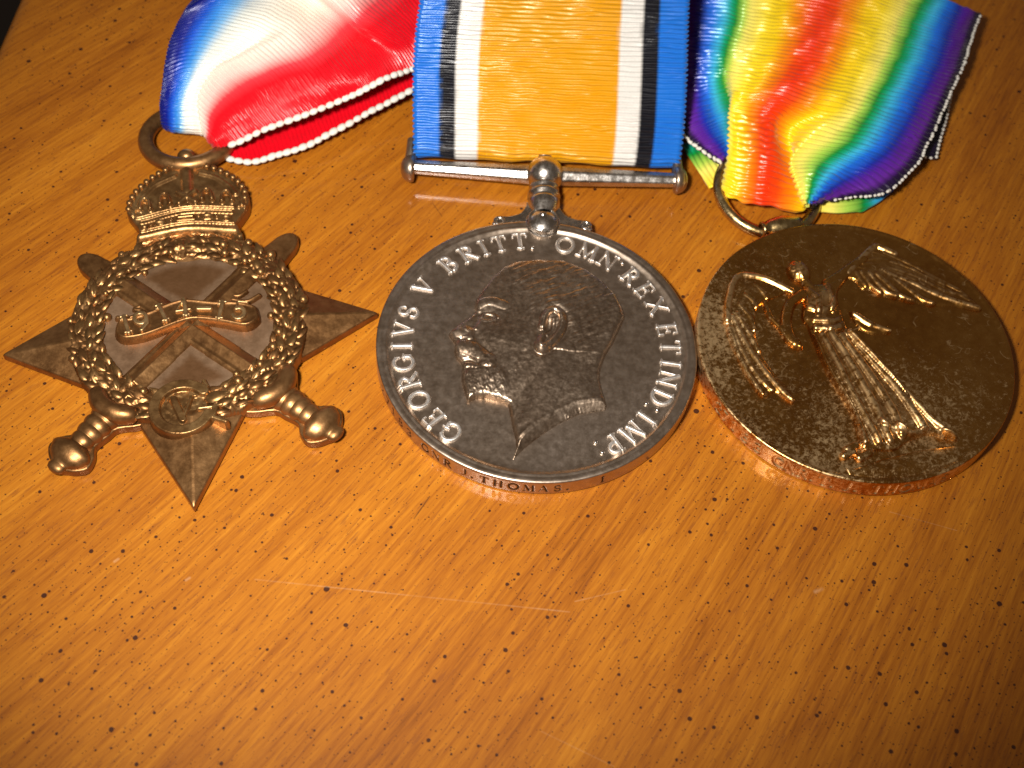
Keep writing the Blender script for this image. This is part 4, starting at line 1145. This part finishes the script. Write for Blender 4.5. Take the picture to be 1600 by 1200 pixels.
STAR_BACK_NET = [[(-47.28, 36.74, 1.6), (-45.04, 32.18, 1.8), (-42.7, 27.73, 1.5), (-41.16, 24.58, 1)],
    [(-45.66, 36.49, 1.6), (-43.45, 31.94, 1.8), (-41.13, 27.49, 1.5), (-39.61, 24.35, 1)],
    [(-42.74, 36.29, 1.6), (-40.58, 31.75, 1.8), (-38.3, 27.31, 1.5), (-36.8, 24.17, 1)],
    [(-39.71, 37.78, 1.8), (-37.59, 33.2, 2), (-35.34, 28.72, 1.7), (-33.86, 25.55, 1.2)],
    [(-36.56, 39.32, 2.2), (-34.49, 34.69, 2.4), (-32.27, 30.17, 2.1), (-30.81, 26.98, 1.6)],
    [(-33.84, 41.54, 2.6), (-31.8, 36.84, 2.8), (-29.61, 32.26, 2.5), (-28.16, 29.03, 2)],
    [(-30.36, 44.5, 3.1), (-28.36, 39.71, 3.3), (-26.2, 35.05, 3), (-24.77, 31.77, 2.5)],
    [(-26.83, 47.52, 3.6), (-24.87, 42.64, 3.8), (-22.74, 37.9, 3.5), (-21.33, 34.56, 3)],
    [(-23.87, 50.12, 4), (-21.95, 45.15, 4.2), (-19.85, 40.34, 3.9), (-18.45, 36.95, 3.4)],
    [(-18.1, 55.51, 4.6), (-16.25, 50.37, 4.8), (-14.2, 45.4, 4.5), (-12.83, 41.9, 4)]]
RAINBOW_NET = [[(22.19, 31.17, 0.6), (22.69, 31.89, 0.6), (23.27, 32.41, 0.6), (24.25, 32.54, 0.6), (24.09, 32.3, 0.6), (22.01, 29.61, 0.6), (26.63, 27.38, 0.6), (31.17, 26.67, 0.6), (31.66, 26.94, 0.6), (31.86, 27.61, 0.6), (32.19, 27.87, 0.6), (32.83, 27.73, 0.6), (33.61, 27.4, 0.6)],
    [(21.86, 29.39, 2.2), (22.39, 30.09, 2), (23.01, 30.79, 1.8), (24.05, 31.21, 1.5), (23.87, 30.75, 1.5), (21.15, 26.42, 2.4), (26.06, 23.94, 2.8), (30.93, 23.86, 2.4), (31.39, 24.8, 2), (30.86, 24.11, 3.4), (31.13, 24.17, 3.6), (31.82, 24.44, 3.4), (32.62, 24.87, 2.8)],
    [(19.72, 30.21, 3), (21.02, 31.36, 3), (22.4, 32.48, 2.6), (23.83, 33.25, 2), (23.45, 32.45, 2.2), (21.26, 27.61, 4), (26.09, 25.99, 4.8), (30.62, 26.97, 3), (30.91, 27.46, 3.2), (29.53, 25.66, 5.4), (31.05, 25.88, 5.6), (34.11, 25.94, 4.6), (36.89, 26.07, 3)],
    [(17.32, 31.83, 3.5), (19.4, 32.94, 4), (21.63, 34.84, 3.4), (24.01, 36.12, 2.2), (23.59, 35.44, 2.6), (21.56, 30.87, 5.6), (26.09, 29.33, 6), (29.67, 30.37, 3.6), (30.12, 30.67, 3.8), (28.88, 28.4, 6), (32.3, 29.01, 5.6), (37.03, 28.64, 4.6), (41, 27.12, 3)],
    [(15.7, 33.46, 4), (18.1, 34.74, 4.6), (20.98, 36.91, 4.4), (23.24, 38.42, 3), (22.95, 37.76, 3.6), (21.42, 34.71, 6.6), (25.91, 33.98, 6.8), (29.03, 34.21, 5), (29.66, 33.84, 5), (31.05, 31.8, 6.8), (35.11, 31.65, 6.6), (40.35, 31.35, 5.6), (44.62, 31.09, 3.5)],
    [(14.85, 39.21, 4.5), (17.44, 39.75, 5.2), (19.82, 40.11, 5.6), (21.42, 40.77, 5.4), (21.54, 39.92, 6), (21.73, 38.65, 7), (27.91, 37.28, 8), (32.73, 36.51, 7.4), (33.61, 36.4, 7.4), (35.18, 36.37, 7.2), (37.75, 36.22, 6.8), (43.08, 35.92, 5.8), (47.01, 35.77, 4)],
    [(14.3, 45.72, 5), (17.09, 45.45, 5.8), (20.05, 45.19, 6.4), (21.62, 44.48, 6.8), (22.09, 44.31, 6.9), (22.64, 44.16, 7), (30.65, 42.85, 8), (35.61, 42.43, 7.6), (36.42, 42.31, 7.6), (37.94, 42.26, 7.4), (40.49, 42.1, 7), (45.85, 42.03, 6), (49.77, 42.45, 4.2)],
    [(14.23, 53.16, 5), (17.31, 52.17, 6), (21.09, 51.49, 6.6), (23.02, 50.54, 7), (23.52, 50.49, 7), (24.19, 50.46, 7), (32.52, 49.11, 8), (37.77, 48.48, 7.8), (38.59, 48.35, 7.8), (40.13, 48.18, 7.6), (42.9, 48.04, 7.2), (48.55, 48.12, 6.2), (52.7, 49.82, 4.4)],
    [(14.31, 63.03, 5), (17.84, 61.87, 6), (22.08, 60.67, 6.6), (24.06, 59.4, 7), (24.66, 59.35, 7), (25.44, 59.33, 7), (34.49, 57.31, 8), (40.02, 56.29, 7.8), (40.95, 56.16, 7.8), (42.6, 55.87, 7.6), (45.4, 55.34, 7.2), (50.79, 54.86, 6.2), (54.87, 56.26, 4.5)],
    [(14.5, 72.11, 5), (18.4, 70.64, 6), (22.93, 69.11, 6.6), (25.12, 67.24, 7), (25.83, 67.07, 7), (26.71, 66.92, 7), (36.17, 63.89, 8), (41.94, 62.17, 7.8), (42.87, 61.91, 7.8), (44.63, 61.48, 7.6), (47.62, 60.69, 7.2), (52.83, 60.03, 6.2), (56.5, 60.63, 4.6)]]
RAINBOW_LEFT_NET = [[(16.2, 34.35, 0.9), (18.16, 30.36, 0.9), (19.92, 27.43, 0.9)],
    [(18.69, 35.06, 1.2), (20.3, 31.35, 1.2), (21.91, 27.92, 1)],
    [(21.57, 36, 1.2), (23.15, 32.27, 1.2), (24.34, 28.77, 1)]]
RAINBOW_RIGHT_NET = [[(32.06, 25.29, 0.6), (35.06, 25.26, 0.7), (38.29, 25.88, 0.7), (40.99, 27.71, 0.7), (42.77, 29.87, 0.7)],
    [(31.61, 25.88, 1.3), (34.91, 26.12, 1.5), (38.3, 26.86, 1.5), (40.71, 28.42, 1.3), (43.24, 30.63, 1)],
    [(31.8, 28.53, 1), (35.17, 28.87, 1.1), (38.45, 29.71, 1.1), (41.4, 30.94, 1), (43.95, 32.37, 1)]]
RAINBOW_EDGE_NET = [[(43.59, 33.57, 1.2), (46.92, 35.9, 1.2), (48.88, 35.7, 1.2)],
    [(44.61, 36.54, 1.4), (48.18, 39.29, 1.4), (49.62, 38.67, 1.4)],
    [(45.85, 41.68, 1.6), (49.37, 43.32, 1.6), (50.83, 42.81, 1.6)],
    [(48.05, 47.73, 1.8), (51.08, 48.14, 1.8), (51.95, 47.53, 1.8)]]

def pchip(t, P, tt):
    """monotone cubic along axis 0"""
    h = np.diff(t)
    d = np.diff(P, axis=0) / h[:, None]
    m = np.zeros_like(P)
    w1, w2 = 2 * h[1:] + h[:-1], h[1:] + 2 * h[:-1]
    a, b = d[:-1], d[1:]
    ok = a * b > 0
    with np.errstate(divide='ignore', invalid='ignore'):
        mm = (w1 + w2)[:, None] / (w1[:, None] / a + w2[:, None] / b)
    m[1:-1] = np.where(ok, mm, 0)
    m[0], m[-1] = d[0], d[-1]
    return hermite(t, P, m, tt)
def hermite(t, P, m, tt):
    k = np.clip(np.searchsorted(t, tt, 'right') - 1, 0, len(t) - 2)
    h = (t[k + 1] - t[k])[:, None]
    s = ((tt - t[k])[:, None]) / h
    return (2 * s ** 3 - 3 * s ** 2 + 1) * P[k] + (s ** 3 - 2 * s ** 2 + s) * h * m[k] + (-2 * s ** 3 + 3 * s ** 2) * P[k + 1] + (s ** 3 - s ** 2) * h * m[k + 1]
def cubic(t, P, tt):
    m = np.gradient(P, t, axis=0)
    return hermite(t, P, m, tt)

def weave(name, parent, net, us, colour, pitch, nu, rib=0.10, scallop=0.0, moire=0.12, seed=1, edge_lo=True, edge_hi=True, glint=17, lively=0.9):
    net = np.asarray(net, float)
    nr, nc, _ = net.shape
    us = np.asarray(us, float)
    seg = np.linalg.norm(np.diff(net, axis=0), axis=2).mean(1)
    t = np.r_[0, np.cumsum(np.maximum(seg, 0.2))]
    nribs = int(t[-1] / pitch)
    sub = 6
    tv = np.linspace(0, t[-1], nribs * sub + 1)
    A = cubic(t, net.reshape(nr, -1), tv).reshape(len(tv), nc, 3)
    uu = np.linspace(us[0], us[-1], nu)
    B = pchip(us, A.transpose(1, 0, 2).reshape(nc, -1), uu).reshape(nu, len(tv), 3).transpose(1, 0, 2)
    Tu, Tv = np.gradient(B, axis=1), np.gradient(B, axis=0)
    N = np.cross(Tu, Tv)
    N /= np.linalg.norm(N, axis=2)[:, :, None] + 1e-9
    flip = np.sign(np.median(N[:, :, 2])) or 1
    N *= flip
    ph = np.arange(len(tv)) / sub
    U, PH = np.meshgrid(uu, ph)
    k = np.floor(PH)
    wob = (noise2(U * 26, k * 0.83 + 5, seed) - 0.5) * moire
    am = 1.0 - lively / 2 + lively * noise2(U * glint + 3 + 0.25 * noise2(U * 3, k * 0.1, seed + 5), k * 0.30, seed + 3)
    q = PH + wob
    r = rib * am * (1 - (2 * (q - np.floor(q)) - 1) ** 2)
    B = B + N * r[:, :, None]
    B += N * (0.10 * (fbm(U * 5, PH * 0.12, seed + 6, 2) - 0.5))[:, :, None]
    if scallop:
        du = Tu / (np.linalg.norm(Tu, axis=2)[:, :, None] + 1e-9)
        push = scallop * np.abs(np.sin(math.pi * PH)) ** 0.7
        if edge_lo:
            B[:, 0] -= du[:, 0] * push[:, 0, None]
        if edge_hi:
            B[:, -1] += du[:, -1] * push[:, -1, None]
    C = colour(U, PH)
    F = grid_faces(len(tv), nu)
    if flip < 0:
        F = F[:, ::-1]
    o = mesh_np(name, B.reshape(-1, 3), F, RIBBON, parent, col=C.reshape(-1, 3))
    m = o.modifiers.new('thickness', 'SOLIDIFY')
    m.thickness = 0.28 * MM
    m.offset = -1
    return o, B

def srgb(c):
    c = np.asarray(c, float) / 255
    return np.where(c <= 0.04045, c / 12.92, ((c + 0.055) / 1.055) ** 2.4)
def stripes(pos, cols):
    cols = np.array([srgb(c) for c in cols])
    pos = np.asarray(pos, float)
    def f(U, PH, seed=0):
        q = np.clip(U + 0.006 * (noise2(U * 3, np.floor(PH) * 0.9, 77) - .5), 0, 1)
        return np.stack([np.interp(q, pos, cols[:, i]) for i in range(3)], -1)
    return f

def stitches(parent, pts, every, size, mat_mesh, lift=0.0):
    p = np.asarray(pts)
    L = np.r_[0, np.cumsum(np.linalg.norm(np.diff(p, axis=0), axis=1))]
    for s in np.arange(every / 2, L[-1], every):
        q = np.array([np.interp(s, L, p[:, i]) for i in range(3)])
        q2 = np.array([np.interp(min(s + .3, L[-1]), L, p[:, i]) for i in range(3)])
        q1 = np.array([np.interp(max(s - .3, 0), L, p[:, i]) for i in range(3)])
        d = q2 - q1
        j = 1 + 0.16 * (rng.random() - 0.5)
        place('edge_stitch', mat_mesh, parent, q[0], q[1], q[2] + lift, (size[0] * j, size[1] * j, size[2]), (0, -math.atan2(d[2], math.hypot(d[0], d[1])), math.atan2(d[1], d[0]) + 0.12))

stitch = ball_mesh('edge_stitch', THREAD, 10, 6)

# gold centred ribbon
gr = thing('striped_ribbon', 'flat ribbon with gold centre and white, black and blue edge stripes above the silver medal', 'ribbon', 0, 0)
e = 0.004
gp_, gc_ = [], []
BL, BK, WH, GO = (24, 106, 200), (14, 14, 22), (214, 210, 204), (212, 146, 6)
for lo, hi, c in ((0, .093, BL), (.093, .152, BK), (.152, .237, WH), (.237, .752, GO), (.752, .835, WH), (.835, .897, BK), (.897, 1, BL)):
    gp_ += [lo + e, hi - e]
    gc_ += [c, c]
weave('woven_band', gr, GOLD_NET, (0, .25, .5, .75, 1), stripes(gp_, gc_), 0.62, 84, 0.31, 0.28, 0.34, 1, glint=11, lively=1.1)

# red white and blue ribbon
rr_ = thing('tricolour_ribbon', 'crumpled ribbon shading from blue through white to red, gathered in the ring of the star', 'ribbon', 0, 0)
tri = stripes((0, .10, .17, .24, .30, .36, .44, .52, .60, .68, .75, 1.0), [(8, 14, 95), (8, 25, 130), (20, 80, 195), (55, 135, 215), (120, 175, 220), (215, 220, 215), (246, 237, 221), (250, 236, 220), (248, 200, 190), (232, 60, 70), (222, 10, 28), (215, 6, 26)])
_, Bt = weave('woven_band', rr_, STAR_NET, (0, .22, .42, .45, .49, .52, .72, .88, 1), tri, 0.54, 110, 0.21, 0.0, 0.25, 2)
k0 = int(len(Bt) * 0.07)
stitches(rr_, Bt[k0:, -1], 1.28, (0.62, 0.48, 0.36), stitch, 0.1)
tri2 = stripes((0, .3, .6, 1), [(240, 180, 175), (225, 40, 50), (220, 8, 28), (215, 6, 26)])
_, Bt2 = weave('under_layer', rr_, STAR_BACK_NET, (0, .4, .7, 1), tri2, 0.52, 40, 0.16, 0.0, 0.25, 4)
stitches(rr_, Bt2[:, -1], 1.25, (0.66, 0.48, 0.36), stitch, 0.1)

# rainbow ribbon
vr = thing('rainbow_ribbon', 'crumpled rainbow ribbon, red in the middle and violet at both edges', 'ribbon', 0, 0)
half = [(0.0, (236, 52, 8)), (0.07, (240, 72, 8)), (0.16, (246, 145, 8)), (0.24, (250, 206, 14)), (0.33, (250, 220, 40)), (0.43, (252, 236, 110)), (0.48, (170, 210, 80)), (0.535, (10, 140, 50)), (0.57, (20, 160, 120)), (0.62, (60, 180, 220)), (0.69, (30, 110, 220)), (0.775, (28, 44, 165)), (0.83, (84, 32, 155)), (0.90, (98, 38, 150)), (0.945, (38, 16, 62)), (1.0, (14, 9, 24))]
hp = [0.5 - p / 2 for p, c in half[::-1]] + [0.5 + p / 2 for p, c in half[1:]]
hc = [c for p, c in half[::-1]] + [c for p, c in half[1:]]
rain = stripes(hp, hc)
RU = (0, .10, .20, .26, .275, .29, .5, .62, .64, .68, .75, .88, 1)
_, Bv = weave('woven_band', vr, RAINBOW_NET, RU, rain, 0.68, 150, 0.32, 0.0, 0.5, 8, glint=30, lively=1.3)
n = len(Bv)
stitches(vr, Bv[int(n * .10):int(n * .985), -1], 0.74, (0.27, 0.21, 0.18), stitch, 0.10)
stitches(vr, Bv[int(n * .06):int(n * .42), 0], 1.0, (0.44, 0.28, 0.22), stitch, 0.10)
weave('under_layer', vr, RAINBOW_LEFT_NET, (.2, .27, .34), rain, 0.6, 30, 0.18, 0, 0.4, 9)
weave('under_layer', vr, RAINBOW_RIGHT_NET, (.66, .72, .76, .82, .86), rain, 0.6, 40, 0.18, 0, 0.4, 10)
_, Be = weave('under_layer', vr, RAINBOW_EDGE_NET, (.9, .97, 1), rain, 0.5, 24, 0.08, 0, 0.3, 11)
stitches(vr, Be[:, -1], 0.74, (0.27, 0.21, 0.18), stitch, 0.1)
stitches(vr, Be[0, 8:], 0.74, (0.27, 0.21, 0.18), stitch, 0.1)
